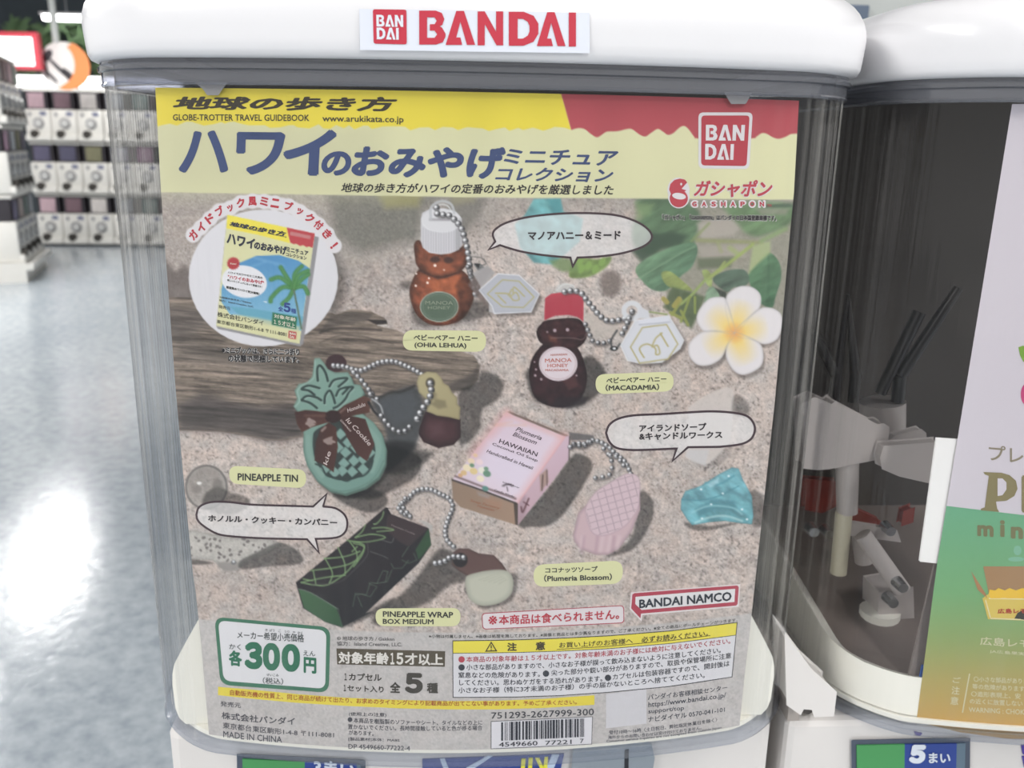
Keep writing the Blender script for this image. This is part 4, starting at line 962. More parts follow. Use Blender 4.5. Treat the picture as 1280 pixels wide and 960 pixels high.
tp = np.array(smooth(top, 5)); wn = _win(top, 2); ins = (_inside(tp, _gx[wn], _gy[wn]) & (_dist(tp, _gx[wn], _gy[wn], True) > 1.5))[..., None]
u = (_gx[wn] * .966 + _gy[wn] * -.259); v_ = (_gx[wn] * .28 + _gy[wn] * .96)
gr = (np.minimum(np.abs((u / 9.6) % 1 - .5), np.abs((v_ / 8.4 + .2) % 1 - .5)))[..., None]
CAN[wn] = np.where(ins, CAN[wn] * (1 - .20 * np.clip(1 - gr / .10, 0, 1)), CAN[wn])
line(smooth(top, 5), (170, 142, 152), .9, 1.4, .5, closed=True)

# ---- translucent speech-bubble fields
BUB1 = [(613, 299), (617, 291), (632, 281), (660, 273), (700, 268), (735, 267), (770, 269), (797, 278), (812, 290), (815, 297), (810, 305), (790, 313), (760, 319), (722, 322), (716, 334), (714, 322), (690, 321), (655, 316), (625, 306), (611, 312), (620, 302)]
BUB2 = smooth(E_((172, 645), (190, 600), (240, 565), (330, 545), (480, 538), (640, 528), (780, 522), (900, 530), (975, 548), (1012, 585), (1022, 630), (1000, 680), (940, 710), (820, 725)), 4, False) + E_((640, 727), (552, 805), (575, 735)) + smooth(E_((560, 735), (400, 742), (300, 742), (230, 730), (190, 695), (172, 645)), 4, False)
BUB3 = smooth(F_((208, 290), (225, 245), (290, 218), (400, 218), (520, 232), (700, 238), (875, 243)), 4, False) + F_((952, 172), (932, 243)) + smooth(F_((932, 243), (1000, 252), (1050, 285), (1070, 330), (1060, 385), (1010, 420), (890, 428)), 4, False) + F_((908, 506), (840, 430)) + smooth(F_((840, 430), (600, 425), (430, 415), (330, 400), (250, 355), (215, 320), (208, 290)), 4, False)
BUB1 = smooth([(619, 302), (616, 293), (620, 286), (634, 278), (662, 271), (700, 267), (740, 266.5), (775, 270), (803, 281), (815, 295), (806, 307), (780, 316), (750, 320.5), (722, 322)], 5, False) + [(716, 333)] + smooth([(713, 322), (680, 319), (650, 314), (625, 306.5)], 4, False) + [(611, 312)]
for b in (BUB1, BUB2, BUB3): fill(b, (224, 222, 222), 1.2, .66)

# ---- grey information field at the foot, cream header, header colours
def edge_l(y): return np.interp(y, [100, 108, 220, 240, 260, 480, 600, 720, 740, 800, 840, 920, 960], [193.6, 194, 200.3, 201.3, 202.6, 219, 229.6, 241.5, 244.7, 251, 254.5, 261.5, 265])
def edge_r(y): return np.interp(y, [100, 120, 240, 275, 500, 740, 800, 850, 900, 960], [1000, 999, 992.5, 989, 968.7, 942.5, 936, 930, 925, 919])
def z_row(zv, n=41, x0=-.135, x1=.135):
    xs = np.linspace(x0, x1, n); P = np.stack([xs, R0 - np.sqrt(R0 ** 2 - xs ** 2), np.full(n, ZO + zv)], 1); return project(P)
g0 = z_row(-.1080); band = [(p[0], p[1]) for p in g0] + [(1015, 990), (180, 990)]
fill(band, (186, 183, 182), 1.4, .80, tex=(SAND - .5) * .12 + (mid - .5) * .06)
hb = [(193, 240.3), (500, 245), (560, 246.3), (640, 247.2), (810, 248.2), (955, 249.4), (1002, 249.8)]
HEAD = (vnoise(40, 300, 0, 61) - .5) * .05
fill([(180, 90), (1010, 90), (1002, 249.8)] + hb[::-1] + [(180, 240)], (214, 212, 164), 1.2, 1, tex=HEAD)
fill([(180, 150), (480, 150), (480, 238), (200, 238)], (200, 198, 156), 60, .7)
# yellow band with its ragged lower edge, red corner with drips
rg = random.Random(11); yb = []
x = 186.
while x < 715:
    base_y = np.interp(x, [186, 320, 500, 715], [156.5, 157, 160.5, 163]) if x < 560 else 161.5
    yb.append((x, base_y + rg.uniform(-3.2, 2.5) + (-2 if 225 < x < 300 else 0))); x += rg.uniform(4, 13)
fill([(180, 90), (703, 90), (700, 112), (713.5, 162)] + yb[::-1] + [(180, 156)], (230, 208, 52), 1.6, 1, tex=HEAD, col2=(232, 211, 46), ang=0)
redp = [(697, 90), (700, 112), (714, 162)] + smooth([(714, 162.5), (723, 160), (731, 161.5), (738, 167), (746, 171.5), (753, 168), (759, 164.5), (772, 164), (785, 161), (791, 162), (800, 168.5), (807, 170.5), (814, 166), (822, 161), (828, 164), (835, 168.5), (842, 166), (850, 159), (856, 157.5), (862, 163), (868, 171), (874, 173), (938, 173), (945, 171), (952, 166.5), (958, 167), (965, 171), (973, 173.5), (982, 171), (989, 167.5), (1000, 167)], 4, False) + [(1010, 90)]
fill(redp, (176, 58, 68), 1.3, 1, tex=HEAD * 1.5, col2=(182, 68, 78), ang=1.57)

# ---- round inset with the guide booklet
fill(ell(329.2, 347.5, 93.4, 85.6), (216, 214, 219), 1.3, 1)
ARC = A_((190, 245), (235, 202), (286, 152), (340, 108), (402, 92), (461, 62), (528, 52), (595, 54), (658, 64), (735, 80), (798, 112), (856, 148), (906, 188), (955, 240), (995, 306))
line(smooth(ARC, 5, False), (218, 214, 217), 16.5, 1.5, 1)
for p in ARC: fill(ell(p[0], p[1], 9.6, 9.6), (218, 214, 217), 1.5)
bk = A_((385, 130), (885, 237), (797, 868), (322, 766))
fill(A_((385, 130), (908, 258), (818, 868), (800, 882), (330, 782), (322, 766)), (142, 140, 144), 1.3)
fill(bk, (214, 212, 160), 1.1)
sea = A_((350, 560), (368, 480), (430, 415), (550, 365), (680, 360), (790, 392), (856, 437), (838, 560), (806, 792), (700, 775), (520, 715), (400, 700), (352, 630))
fill(sea, (70, 140, 196), 1.3, 1, col2=(136, 192, 216), ang=1.5)
fill(A_((400, 655), (520, 665), (820, 712), (806, 790), (640, 760), (450, 700)), (96, 166, 190), 2.5, .95); fill(A_((420, 700), (560, 720), (800, 770), (795, 800), (560, 750)), (196, 200, 160), 5, .85)
line(A_((540, 375), (700, 420)), (130, 180, 216), 2.5, 4, .5); line(A_((400, 470), (600, 400)), (120, 176, 214), 2, 4, .5); fill(A_((590, 625), (612, 625), (608, 634)), (230, 236, 238), 1.5)
fill(A_((385, 130), (724, 203), (742, 292), (560, 245), (380, 208)), (238, 220, 62), 1.1)
fill(A_((724, 203), (885, 237), (872, 318), (850, 312), (838, 316), (820, 304), (800, 308), (780, 296), (762, 298), (744, 288)), (196, 58, 66), 1.1)
for fr in ([(765, 550), (720, 480), (690, 430)], [(765, 550), (770, 470), (810, 425)], [(765, 550), (690, 490), (635, 500)], [(765, 550), (700, 545), (640, 600), (632, 625)], [(765, 550), (740, 600), (700, 640)], [(765, 550), (810, 500), (848, 470)], [(765, 550), (820, 540), (845, 580)], [(765, 550), (790, 480), (845, 450)]):
    line(A_(*fr), (62, 128, 62), 5.5, 2, .92, True); line(A_(*fr), (96, 160, 84), 1.4, 1.4, .7, True)
line(A_((765, 560), (785, 660), (808, 780)), (90, 112, 84), 2.2, 1.3, .95, True)
fill(ell(*A_((482, 512))[0], 28.5, 20, .2), (226, 226, 230), 1.2)
sp = A_((419, 408))[0]; fill([(sp[0] + (8.4 if i % 2 else 7) * math.cos(i * math.pi / 18), sp[1] + (8.4 if i % 2 else 7) * math.sin(i * math.pi / 18)) for i in range(36)], (186, 54, 60), 1.1)
fill(A_((642, 688), (785, 714), (778, 785), (638, 758)), (48, 118, 84), 1.1)
fill(A_((736, 793), (780, 800), (776, 842), (733, 834)), (196, 54, 62), 1.1)
fill(A_((746, 225), (862, 250), (858, 270), (742, 246)), (196, 120, 120), 1.1)

# ================================================================== the sheet itself
sheet_m = bpy.data.materials.new('poster_print'); sheet_m.use_nodes = True
_n = sheet_m.node_tree.nodes; _l = sheet_m.node_tree.links
at = _n.new('ShaderNodeAttribute'); at.attribute_name = 'print'
_l.new(at.outputs['Color'], _n['Principled BSDF'].inputs['Base Color']); _n['Principled BSDF'].inputs['Roughness'].default_value = .45; _n['Principled BSDF'].inputs['Specular IOR Level'].default_value = .25

poster = empty('poster', 'printed Hawaiian souvenir poster in the near clear bin, yellow and red header over beach photo', 'poster', (0, .004, ZO - .16))
PRINT_GAIN = .96


def make_sheet(parent):
    top = z_row(.1255, 80, -.137, .137); bot = z_row(-.1700, 80, -.137, .137)
    NU, NV = 680, 690
    s = np.linspace(0, 1, NU)[None, :]; t = np.linspace(0, 1, NV)[:, None]
    # rows follow the curved sheet: interpolate between top and bottom curves at the column position
    y = np.full((NV, NU), 500.); x = None
    for _ in range(6):
        x = edge_l(y) * (1 - s) + edge_r(y) * s
        yt = np.interp(x, top[:, 0], top[:, 1]); xb = edge_l(940) * (1 - s) + edge_r(930) * s
        yb_ = np.interp(x, bot[:, 0], bot[:, 1])
        y = yt * (1 - t) + yb_ * t
    P = on_cyl(x, y, 0.)
    fx = np.clip(x - PX0, 0, PW - 1.001); fy = np.clip(y - PY0, 0, PH - 1.001); ix = fx.astype(int); iy = fy.astype(int); ax = (fx - ix)[..., None]; ay = (fy - iy)[..., None]
    c = (CAN[iy, ix] * (1 - ax) + CAN[iy, ix + 1] * ax) * (1 - ay) + (CAN[iy + 1, ix] * (1 - ax) + CAN[iy + 1, ix + 1] * ax) * ay
    off = np.array(parent.location); V = (P - off).reshape(-1, 3)
    idx = np.arange(NU * NV).reshape(NV, NU)
    F = np.stack([idx[:-1, :-1], idx[1:, :-1], idx[1:, 1:], idx[:-1, 1:]], -1).reshape(-1, 4)
    me = bpy.data.meshes.new('sheet'); me.vertices.add(len(V)); me.vertices.foreach_set('co', V.ravel().astype(np.float32))
    me.loops.add(F.size); me.loops.foreach_set('vertex_index', F.ravel().astype(np.int32)); me.polygons.add(len(F))
    me.polygons.foreach_set('loop_start', np.arange(0, F.size, 4, dtype=np.int32)); me.update(calc_edges=True)
    ca = me.color_attributes.new('print', 'FLOAT_COLOR', 'POINT')
    lumi = (c * [.3, .59, .11]).sum(-1, keepdims=True); c = c * .86 + lumi * .14  # print greyed slightly: reflection haze put into its colours
    rgb = lin(np.clip(c, 0, 255)).reshape(-1, 3) * PRINT_GAIN
    ca.data.foreach_set('color', np.concatenate([rgb, np.ones((len(rgb), 1))], 1).ravel().astype(np.float32))
    me.materials.append(sheet_m)
    o = bpy.data.objects.new('sheet', me); COL.objects.link(o); o.parent = parent
    return o


sheet = make_sheet(poster)
# ================================================================== lettering and flat printed shapes laid on the sheets
_tc = {}


def ink(c, rough=.45):
    g = tuple(float(v) for v in (1.055 * (lin(c) * .92) ** (1 / 2.4) - .055) * 255)
    return mat('ink_%d_%d_%d' % tuple(c), g, rough, var=.0, spec=.25)


def glyphs(body, bold):
    bold = max(bold, .013); k = (body, round(bold, 4))
    if k in _tc: return _tc[k]
    if ('', body) not in _tc:
        cu = bpy.data.curves.new('t', 'FONT'); cu.body = body; cu.size = 1; cu.resolution_u = 5 if len(body) <= 5 else 2; cu.fill_mode = 'FRONT'
        ob = bpy.data.objects.new('t', cu); COL.objects.link(ob)
        dg = bpy.context.evaluated_depsgraph_get(); me = bpy.data.meshes.new_from_object(ob.evaluated_get(dg))
        v = np.array([q.co[:2] for q in me.vertices]); f = np.array([tuple(p.vertices) for p in me.polygons])
        bpy.data.objects.remove(ob); bpy.data.curves.remove(cu); bpy.data.meshes.remove(me)
        _tc[('', body)] = (np.c_[v, np.zeros(len(v))], f)
    v, f = _tc[('', body)]
    if bold <= .006: _tc[k] = (v, f); return _tc[k]
    # heavier weight: the same letters struck several times, slightly shifted
    n = 4 if bold < .03 else 8; vv = [v]; ff = [f]
    for i in range(n):
        t = 2 * math.pi * (i + .5) / n
        vv.append(v + np.array([bold * math.cos(t), bold * math.sin(t), i + 1.])); ff.append(f + len(v) * (i + 1))
    _tc[k] = (np.concatenate(vv), np.concatenate(ff)); return _tc[k]


class Ink:
    """collects flat shapes in picture coordinates, then drops them on the sheet"""
    def __init__(s): s.v = []; s.f = []; s.k = 0

    def raw(s, v, f, dz=None): n = len(s.v); s.k += 1; s.v += [(p[0], p[1], s.k * .4 + (0 if dz is None else dz[i])) for i, p in enumerate(v)]; s.f += [tuple(i + n for i in q) for q in f]; return s

    def T(s, body, L, R, bold=.012, sag=0., shear=0.):
        """L=(x,ytop,ybottom) and R likewise give the box of the inked letters"""
        v, f = glyphs(body, bold); lo = v.min(0); hi = v.max(0); dz = v[:, 2]; u = (v[:, 0] - lo[0]) / (hi[0] - lo[0]); w = (hi[1] - v[:, 1]) / (hi[1] - lo[1])
        x = L[0] * (1 - u) + R[0] * u + shear * (.5 - w); yt = L[1] * (1 - u) + R[1] * u; yb_ = L[2] * (1 - u) + R[2] * u
        y = yt * (1 - w) + yb_ * w + sag * 4 * u * (1 - u)
        return s.raw(np.stack([x, y], 1), f, v[:, 2])

    def C(s, ch, cx, cy, w, h, rot=0, bold=.02):
        v, f = glyphs(ch, bold); lo = v.min(0); hi = v.max(0)
        u = ((v[:, 0] - lo[0]) / max(1e-6, hi[0] - lo[0]) - .5) * w; q = (.5 - (v[:, 1] - lo[1]) / max(1e-6, hi[1] - lo[1])) * h
        c, s_ = math.cos(rot), math.sin(rot)
        return s.raw(np.stack([cx + u * c - q * s_, cy + u * s_ + q * c], 1), f, v[:, 2])

    def poly(s, pts):
        bm = bmesh.new(); bm.faces.new([bm.verts.new((p[0], p[1], 0)) for p in pts]); bm.normal_update(); bmesh.ops.triangulate(bm, faces=bm.faces[:])
        xs = [p[0] for p in pts]; x = math.ceil(min(xs) / 16) * 16 + .37
        while x < max(xs):
            bmesh.ops.bisect_plane(bm, geom=bm.verts[:] + bm.edges[:] + bm.faces[:], plane_co=(x, 0, 0), plane_no=(1, 0, 0)); x += 16
        bm.verts.index_update(); s.raw([v.co[:2] for v in bm.verts], [tuple(v.index for v in f.verts) for f in bm.faces]); bm.free(); return s

    def stroke(s, pts, wd, closed=False):
        P = []
        n = len(pts)
        for i in range(n if closed else n - 1):
            a = np.array(pts[i], float); b = np.array(pts[(i + 1) % n], float); k = max(1, int(np.hypot(*(b - a)) / 14))
            for j in range(k): P.append(a + (b - a) * j / k)
        if not closed: P.append(np.array(pts[-1], float))
        N = len(P); vs = []
        for i in range(N):
            a = P[i - 1] if (closed or i) else P[i]; c = P[(i + 1) % N] if (closed or i < N - 1) else P[i]; b = P[i]
            d1 = (b - a) / (np.hypot(*(b - a)) or 1); d2 = (c - b) / (np.hypot(*(c - b)) or 1); t = d1 + d2; t = t / (np.hypot(*t) or 1); nn = np.array([-t[1], t[0]])
            cs = max(.45, float(np.dot(t, d2 if np.hypot(*d2) else d1))); w = wd / 2 / cs
            vs += [b + nn * w, b - nn * w]
        f = [(2 * i, 2 * i + 1, (2 * i + 3) % (2 * N), (2 * i + 2) % (2 * N)) for i in range(N if closed else N - 1)]
        return s.raw(vs, f)

    def drop(s, name, col, parent, layer=1, surf=None, label=None, m=None):
        v = np.array(s.v); P = (surf or (lambda a, b, o: on_cyl(a, b, o)))(v[:, 0], v[:, 1], layer * .00009 + v[:, 2] * 1e-6)
        return pmesh(name, P, s.f, m or ink(col), parent, label=label)


def rrect(q, r, n=5):
    """rounded quad in picture space; q = TL, TR, BR, BL"""
    out = []
    for i in range(4):
        p = np.array(q[i], float); a = np.array(q[i - 1], float); b = np.array(q[(i + 1) % 4], float)
        ua = (a - p) / np.hypot(*(a - p)); ub = (b - p) / np.hypot(*(b - p)); A = p + ua * r; B = p + ub * r
        for k in range(n + 1):
            t = k / n; out.append(tuple((1 - t) ** 2 * A + 2 * t * (1 - t) * p + t * t * B))
    return out


NAVY = (58, 74, 116); BLK = (44, 42, 44); RED = (178, 60, 72); WHT = (220, 216, 218); GRN = (66, 116, 92)
BANDAI_B = [[(0, 0), (.62, 0), (.9, .08), (1, .26), (.95, .42), (.8, .5), (.98, .6), (1.02, .78), (.9, .94), (.62, 1), (0, 1)]]
# ---- header
Ink().T('地球の歩き方', (218, 120.5, 137), (494, 121, 139.5), .045, 0, 9).drop('series_lettering', (56, 50, 40), poster)
Ink().T('GLOBE-TROTTER TRAVEL GUIDEBOOK', (216, 142.7, 150.6), (386.5, 143.2, 151.5), .022).T('www.arukikata.co.jp', (403, 144, 154.2), (504.5, 145.2, 155.6), .022).drop('series_lettering', (62, 58, 44), poster, label='small dark English line and web address')
h = Ink()
h.T('ハ', (224, 163, 216), (286, 163, 216), .03, 0, 2)
h.T('ワ', (295, 164.5, 218), (356, 165, 219), .035, 0, 2)
h.T('イ', (354, 162, 219), (420, 162, 220), .045, 0, 3)
h.T('の', (402, 189, 219), (439, 189, 220), .05, 0, 4).T('おみやげ', (441, 182, 221.5), (630, 184, 224), .05, 0, 7)
h.T('ミニチュア', (631, 186, 205), (771, 188, 207.5), .03, 0, 6).T('コレクション', (621, 209, 226), (766, 210.5, 228), .03, 0, 6)
h.drop('title_lettering', NAVY, poster, label='big navy blue Japanese title')
Ink().T('地球の歩き方がハワイの定番のおみやげを厳選しました', (427, 228.5, 240.5), (767, 231, 244), .028, 0, 3).drop('subtitle_lettering', BLK, poster)


BOWL_D = [[(0, 0), (.3, 0), (.3, 1), (0, 1)], [(.25, 0), (.5, 0), (.84, .12), (1, .35), (1, .5), (.7, .5), (.7, .42), (.64, .3), (.48, .21), (.25, .21)], [(.25, 1), (.5, 1), (.84, .88), (1, .65), (1, .5), (.7, .5), (.7, .58), (.64, .7), (.48, .79), (.25, .79)]]
BOWL_B = [[(0, 0), (.3, 0), (.3, 1), (0, 1)], [(.25, 0), (.62, 0), (.86, .07), (.95, .25), (.88, .42), (.7, .5), (.55, .47), (.6, .38), (.66, .3), (.58, .2), (.25, .2)], [(.4, .4), (.62, .4), (.86, .5), (1, .68), (1, .76), (.9, .93), (.64, 1), (.25, 1), (.25, .8), (.58, .8), (.68, .7), (.58, .59), (.4, .59)]]


# ---- BANDAI seal: outline letter shapes on a rounded red square
def seal(q, parent, surf=None, ring=True, layer=1, red=RED, white=WHT):
    q = [np.array(p, float) for p in q]
    def M(u, v): return tuple((q[0] * (1 - u) + q[1] * u) * (1 - v) + (q[3] * (1 - u) + q[2] * u) * v)
    s = np.hypot(*(q[1] - q[0]))
    if ring: Ink().poly(rrect(q, s * .1)).drop('seal_border', white, parent, layer, surf)
    m = .055 if ring else 0
    qi = [M(m, m), M(1 - m, m), M(1 - m, 1 - m), M(m, 1 - m)]
    root = Ink().poly(rrect(qi, s * .07)).drop('seal', red, parent, layer + 1, surf, label='red rounded square brand seal')
    k = Ink()
    def letters(word, x0, x1, y0, y1):
        n = 0; W_l = {'B': 1., 'A': 1.12, 'N': 1.02, 'D': 1.02, 'I': .3}; tot = sum(W_l[c] for c in word) + .08 * (len(word) - 1); sc = (x1 - x0) / tot; x = x0
        for c in word:
            w = W_l[c] * sc; X = lambda u: x + u * w; Y = lambda v: y0 + v * (y1 - y0); t = .30 * sc / w; g = .18
            def strip(p, th): k.stroke([M(X(a), Y(b)) for a, b in p], th * (y1 - y0) * s)
            th = .21
            if c == 'I': k.poly([M(X(0), Y(0)), M(X(1), Y(0)), M(X(1), Y(1)), M(X(0), Y(1))])
            if c == 'N': k.poly([M(X(a), Y(b)) for a, b in ((0, 0), (.3, 0), (.7, .58), (.7, 0), (1, 0), (1, 1), (.72, 1), (.3, .42), (.3, 1), (0, 1))])
            if c == 'D':
                for q_ in BOWL_D: k.poly([M(X(a), Y(b)) for a, b in q_])
            if c == 'B':
                for q_ in BOWL_B: k.poly([M(X(a), Y(b)) for a, b in q_])
            if c == 'A': k.poly([M(X(a), Y(b)) for a, b in ((.0, 1), (.36, 0), (.64, 0), (1, 1), (.74, 1), (.5, .3), (.34, .8), (.52, .8), (.58, 1))])
            x += w + .08 * sc
    if ring: letters('BAN', .14, .87, .22, .50); letters('DAI', .13, .68, .56, .84)
    else: letters('BAN', .1, .9, .16, .50); letters('DAI', .1, .76, .53, .87)
    k.drop('lettering', white, root, layer + 2, surf)
    return root


seal([(873, 140.5), (941, 140.5), (936.5, 211.5), (873, 210.5)], poster)
# GASHAPON mark and lettering, white-edged
e = Ink()
for b, L, R in (('ガシャポン', (868, 225, 247), (966, 225, 248)),): e.T(b, L, R, .085, 0, 5)
e.poly(ell(848, 237.5, 13.8, 15.5)).poly(ell(848.5, 246, 13.5, 14.5))
for i, ch in enumerate('GASHAPON'): e.C(ch, 868 + i * 12.05, 255, 9.6, 9.8, 0, .12)
e.drop('mark_edge', WHT, poster, 1)
g = Ink().T('ガシャポン', (869, 225, 246), (965, 225, 247), .035, 0, 5)
for i, ch in enumerate('GASHAPON'): g.C(ch, 868 + i * 12.05, 255, 5.6, 6, 0, .05)
lobe = [(859, 228), (856, 224.5), (850, 223.2), (843, 225), (838, 230), (836.5, 237), (839, 243), (845, 244.5), (853, 241), (858, 238), (852, 236)]
g.poly(lobe).poly(ell(848.5, 248, 11.3, 11))
g.C('TM', 961.5, 257, 5.5, 3.4, 0, .0)
mk = g.drop('capsule_toy_mark', (184, 66, 78), poster, 2, label='red capsule toy logo with Japanese and English lettering')
Ink().poly(ell(848.8, 245.2, 8.6, 4., .15)).poly([(851.5, 228), (853, 230), (851.5, 232.5), (850, 230)]).drop('mark_highlight', WHT, mk, 3)
Ink().T('「ガシャポン」「GASHAPON」はバンダイの日本国登録商標です。', (827.5, 267.4, 275.6), (971, 268.6, 277), .09).drop('lettering_halo', (206, 204, 200), poster, 1)
Ink().T('「ガシャポン」「GASHAPON」はバンダイの日本国登録商標です。', (828, 268, 275), (970.5, 269, 276.2), .05).drop('trademark_lettering', BLK, poster, 2)

# ---- inset lettering around the booklet
a = Ink()
for ch, p, dxy in zip('ガイドブック風ミニブック付き！', ARC, range(15)):
    rot = (-.84, -.80, -.68, -.52, -.38, -.22, -.04, .06, .16, .3, .45, .60, .68, .80, .90)[dxy]
    small = .72 if ch == 'ッ' else 1
    a.C(ch, p[0], p[1], (10.5 if ch != '！' else 3.2) * small, 11.5 * small, rot, .045)
a.drop('inset_lettering', (186, 56, 68), poster, 1)
fnt = math.atan2(107, 500)
b = Ink()
b.T('地球の歩き方', A_((400, 168))[0] + (A_((0, 192))[0][1],), A_((718, 228))[0] + (A_((0, 256))[0][1],), .05, 0, 3)
b.T('ハワイ', A_((382, 228))[0] + (A_((0, 294))[0][1],), A_((542, 268))[0] + (A_((0, 328))[0][1],), .05, 0, 1)
b.T('のおみやげ', A_((538, 280))[0] + (A_((0, 326))[0][1],), A_((724, 312))[0] + (A_((0, 362))[0][1],), .06, 0, 1)
b.T('ミニチュア', A_((724, 312))[0] + (A_((0, 342))[0][1],), A_((848, 338))[0] + (A_((0, 364))[0][1],), .04)
b.T('コレクション', A_((720, 345))[0] + (A_((0, 366))[0][1],), A_((838, 368))[0] + (A_((0, 390))[0][1],), .04)
b.drop('booklet_lettering', (46, 50, 66), poster, 1)
b = Ink()
b.T('GLOBE-TROTTER TRAVEL GUIDEBOOK', A_((398, 186))[0] + (A_((0, 193))[0][1],), A_((592, 225))[0] + (A_((0, 232))[0][1],), .03)
b.T('www.arukikata.co.jp', A_((612, 232))[0] + (A_((0, 240))[0][1],), A_((724, 254))[0] + (A_((0, 262))[0][1],), .03)
b.T('ハワイで大ウケのミニ文具の', A_((388, 452))[0] + (A_((0, 465))[0][1],), A_((586, 484))[0] + (A_((0, 498))[0][1],), .03)
b.T('楽しいミニチュアになって登場です！', A_((384, 496))[0] + (A_((0, 509))[0][1],), A_((582, 536))[0] + (A_((0, 550))[0][1],), .03)
b.T('厳選集めてハワイ気分満喫！', A_((378, 535))[0] + (A_((0, 551))[0][1],), A_((568, 575))[0] + (A_((0, 590))[0][1],), .04)
b.T('発売元', A_((335, 644))[0] + (A_((0, 664))[0][1],), A_((402, 656))[0] + (A_((0, 676))[0][1],), .0)
b.T('©地球の歩き方／Gakken', A_((340, 594))[0] + (A_((0, 606))[0][1],), A_((522, 628))[0] + (A_((0, 640))[0][1],), .02)
b.T('協力：Island Creative, LLC.', A_((338, 612))[0] + (A_((0, 624))[0][1],), A_((536, 650))[0] + (A_((0, 662))[0][1],), .02)
b.T('株式会社バンダイ', A_((328, 683))[0] + (A_((0, 712))[0][1],), A_((592, 735))[0] + (A_((0, 765))[0][1],), .02)
b.T('東京都台東区駒形1-4-8 〒111-8081', A_((324, 728))[0] + (A_((0, 750))[0][1],), A_((722, 800))[0] + (A_((0, 828))[0][1],), .005)
b.drop('booklet_lettering', (70, 70, 66), poster, 1)
Ink().T('"ハワイのおみやげ"', A_((388, 472))[0] + (A_((0, 494))[0][1],), A_((594, 508))[0] + (A_((0, 532))[0][1],), .04).drop('booklet_lettering', (190, 60, 74), poster, 1)
Ink().T('対象年齢', A_((652, 697))[0] + (A_((0, 718))[0][1],), A_((776, 718))[0] + (A_((0, 742))[0][1],), .02).T('１５才以上', A_((650, 726))[0] + (A_((0, 754))[0][1],), A_((772, 750))[0] + (A_((0, 780))[0][1],), .02).T('BAN', A_((741, 800))[0] + (A_((0, 814))[0][1],), A_((774, 805))[0] + (A_((0, 819))[0][1],), .04).T('DAI', A_((741, 818))[0] + (A_((0, 832))[0][1],), A_((766, 823))[0] + (A_((0, 837))[0][1],), .04).T('Point!', A_((402, 404))[0] + (A_((0, 414))[0][1],), A_((436, 406))[0] + (A_((0, 416))[0][1],), .02).drop('booklet_lettering', (222, 216, 200), poster, 1)
Ink().T('５', A_((706, 630))[0] + (A_((0, 684))[0][1],), A_((746, 636))[0] + (A_((0, 690))[0][1],), .06).T('全', A_((675, 652))[0] + (A_((0, 680))[0][1],), A_((704, 656))[0] + (A_((0, 684))[0][1],), .03).T('種', A_((748, 664))[0] + (A_((0, 692))[0][1],), A_((778, 668))[0] + (A_((0, 696))[0][1],), .02).drop('booklet_lettering', (52, 72, 138), poster, 1)
for dd, cc, ly in ((.11, (208, 206, 204), 1), (.045, (30, 28, 30), 2)):
    Ink().T('※ミニブックは、さらに二つ折り', (277, 433, 442), (374.5, 435.5, 444.5), dd).T('の状態で同梱しています。', (285, 443, 452.5), (374.5, 445, 454), dd).drop('inset_note' if ly == 2 else 'lettering_halo', cc, poster, ly)

# ---- name tags
def tagpill(q, texts, r, label):
    texts = [t[:3] + (.03,) for t in texts]
    o = Ink().poly(rrect(q, r, 8)).drop('name_tag', (216, 216, 168), poster, 1, label=label)
    k = Ink()
    for t in texts: k.T(*t)
    k.drop('lettering', (58, 58, 56), o, 2); return o
tagpill([(504, 412.5), (608, 413.5), (607, 440), (503, 438)], [('ベビーベアー ハニー', (517, 418, 425.5), (597, 419, 426.5), .018), ('(OHIA LEHUA)', (518, 428, 435.5), (583, 429, 436.5), .022)], 13, 'cream tag naming the ohia lehua honey')
tagpill([(744, 468), (842, 464.5), (842, 489), (745, 493)], [('ベビーベアー ハニー', (758, 472, 479.5), (833, 470, 477), .018), ('（MACADAMIA）', (757, 480.5, 489), (824, 479.5, 488), .022)], 12.5, 'cream tag naming the macadamia honey')
tagpill([(286, 582), (383, 587), (382, 610.5), (287, 604.5)], [('PINEAPPLE TIN', (297, 591.5, 600.5), (372.5, 593.5, 602.5), .02)], 11.5, 'cream tag naming the pineapple tin')
tagpill([(469, 760.5), (576, 760), (575, 783), (470, 782.5)], [('PINEAPPLE WRAP', (478.5, 764, 771), (566.5, 765, 772.5), .02), ('BOX MEDIUM', (478.5, 773.5, 780), (542, 774, 780.5), .02)], 11, 'cream tag naming the pineapple wrap box')
tagpill([(667, 706), (779, 700.5), (778, 729.5), (667, 734)], [('ココナッツソープ', (681.5, 709.5, 716.5), (747, 707.5, 715), .018), ('（Plumeria Blossom）', (680, 718.5, 727.5), (765, 716.5, 725.5), .022)], 14, 'cream tag naming the coconut soap')

# ---- speech bubbles: hand-drawn outlines and lettering
def bubble(path, texts, label, w=2.7):
    o = Ink().stroke(path, w, True).drop('speech_bubble', (66, 50, 56), poster, 1, label=label)
    k = Ink()
    for t in texts: k.T(*t)
    k.drop('lettering', (50, 44, 48), o, 2)
bubble(BUB1, [('マノアハニー＆ミード', (660, 289.5, 300), (776, 288.5, 299.5), .04)], 'oval speech bubble beside the amber bottle')
bubble(BUB2, [('アイランドソープ', (799, 531, 540), (883, 528.5, 538), .035), ('&キャンドルワークス', (799, 541, 550.5), (903, 539, 548), .035)], 'long speech bubble above the blue sea glass', 2.8)
bubble(BUB3, [('ホノルル・クッキー・カンパニー', (260, 643.5, 652), (421.5, 649, 658), .035)], 'long speech bubble above the dark box', 2.6)

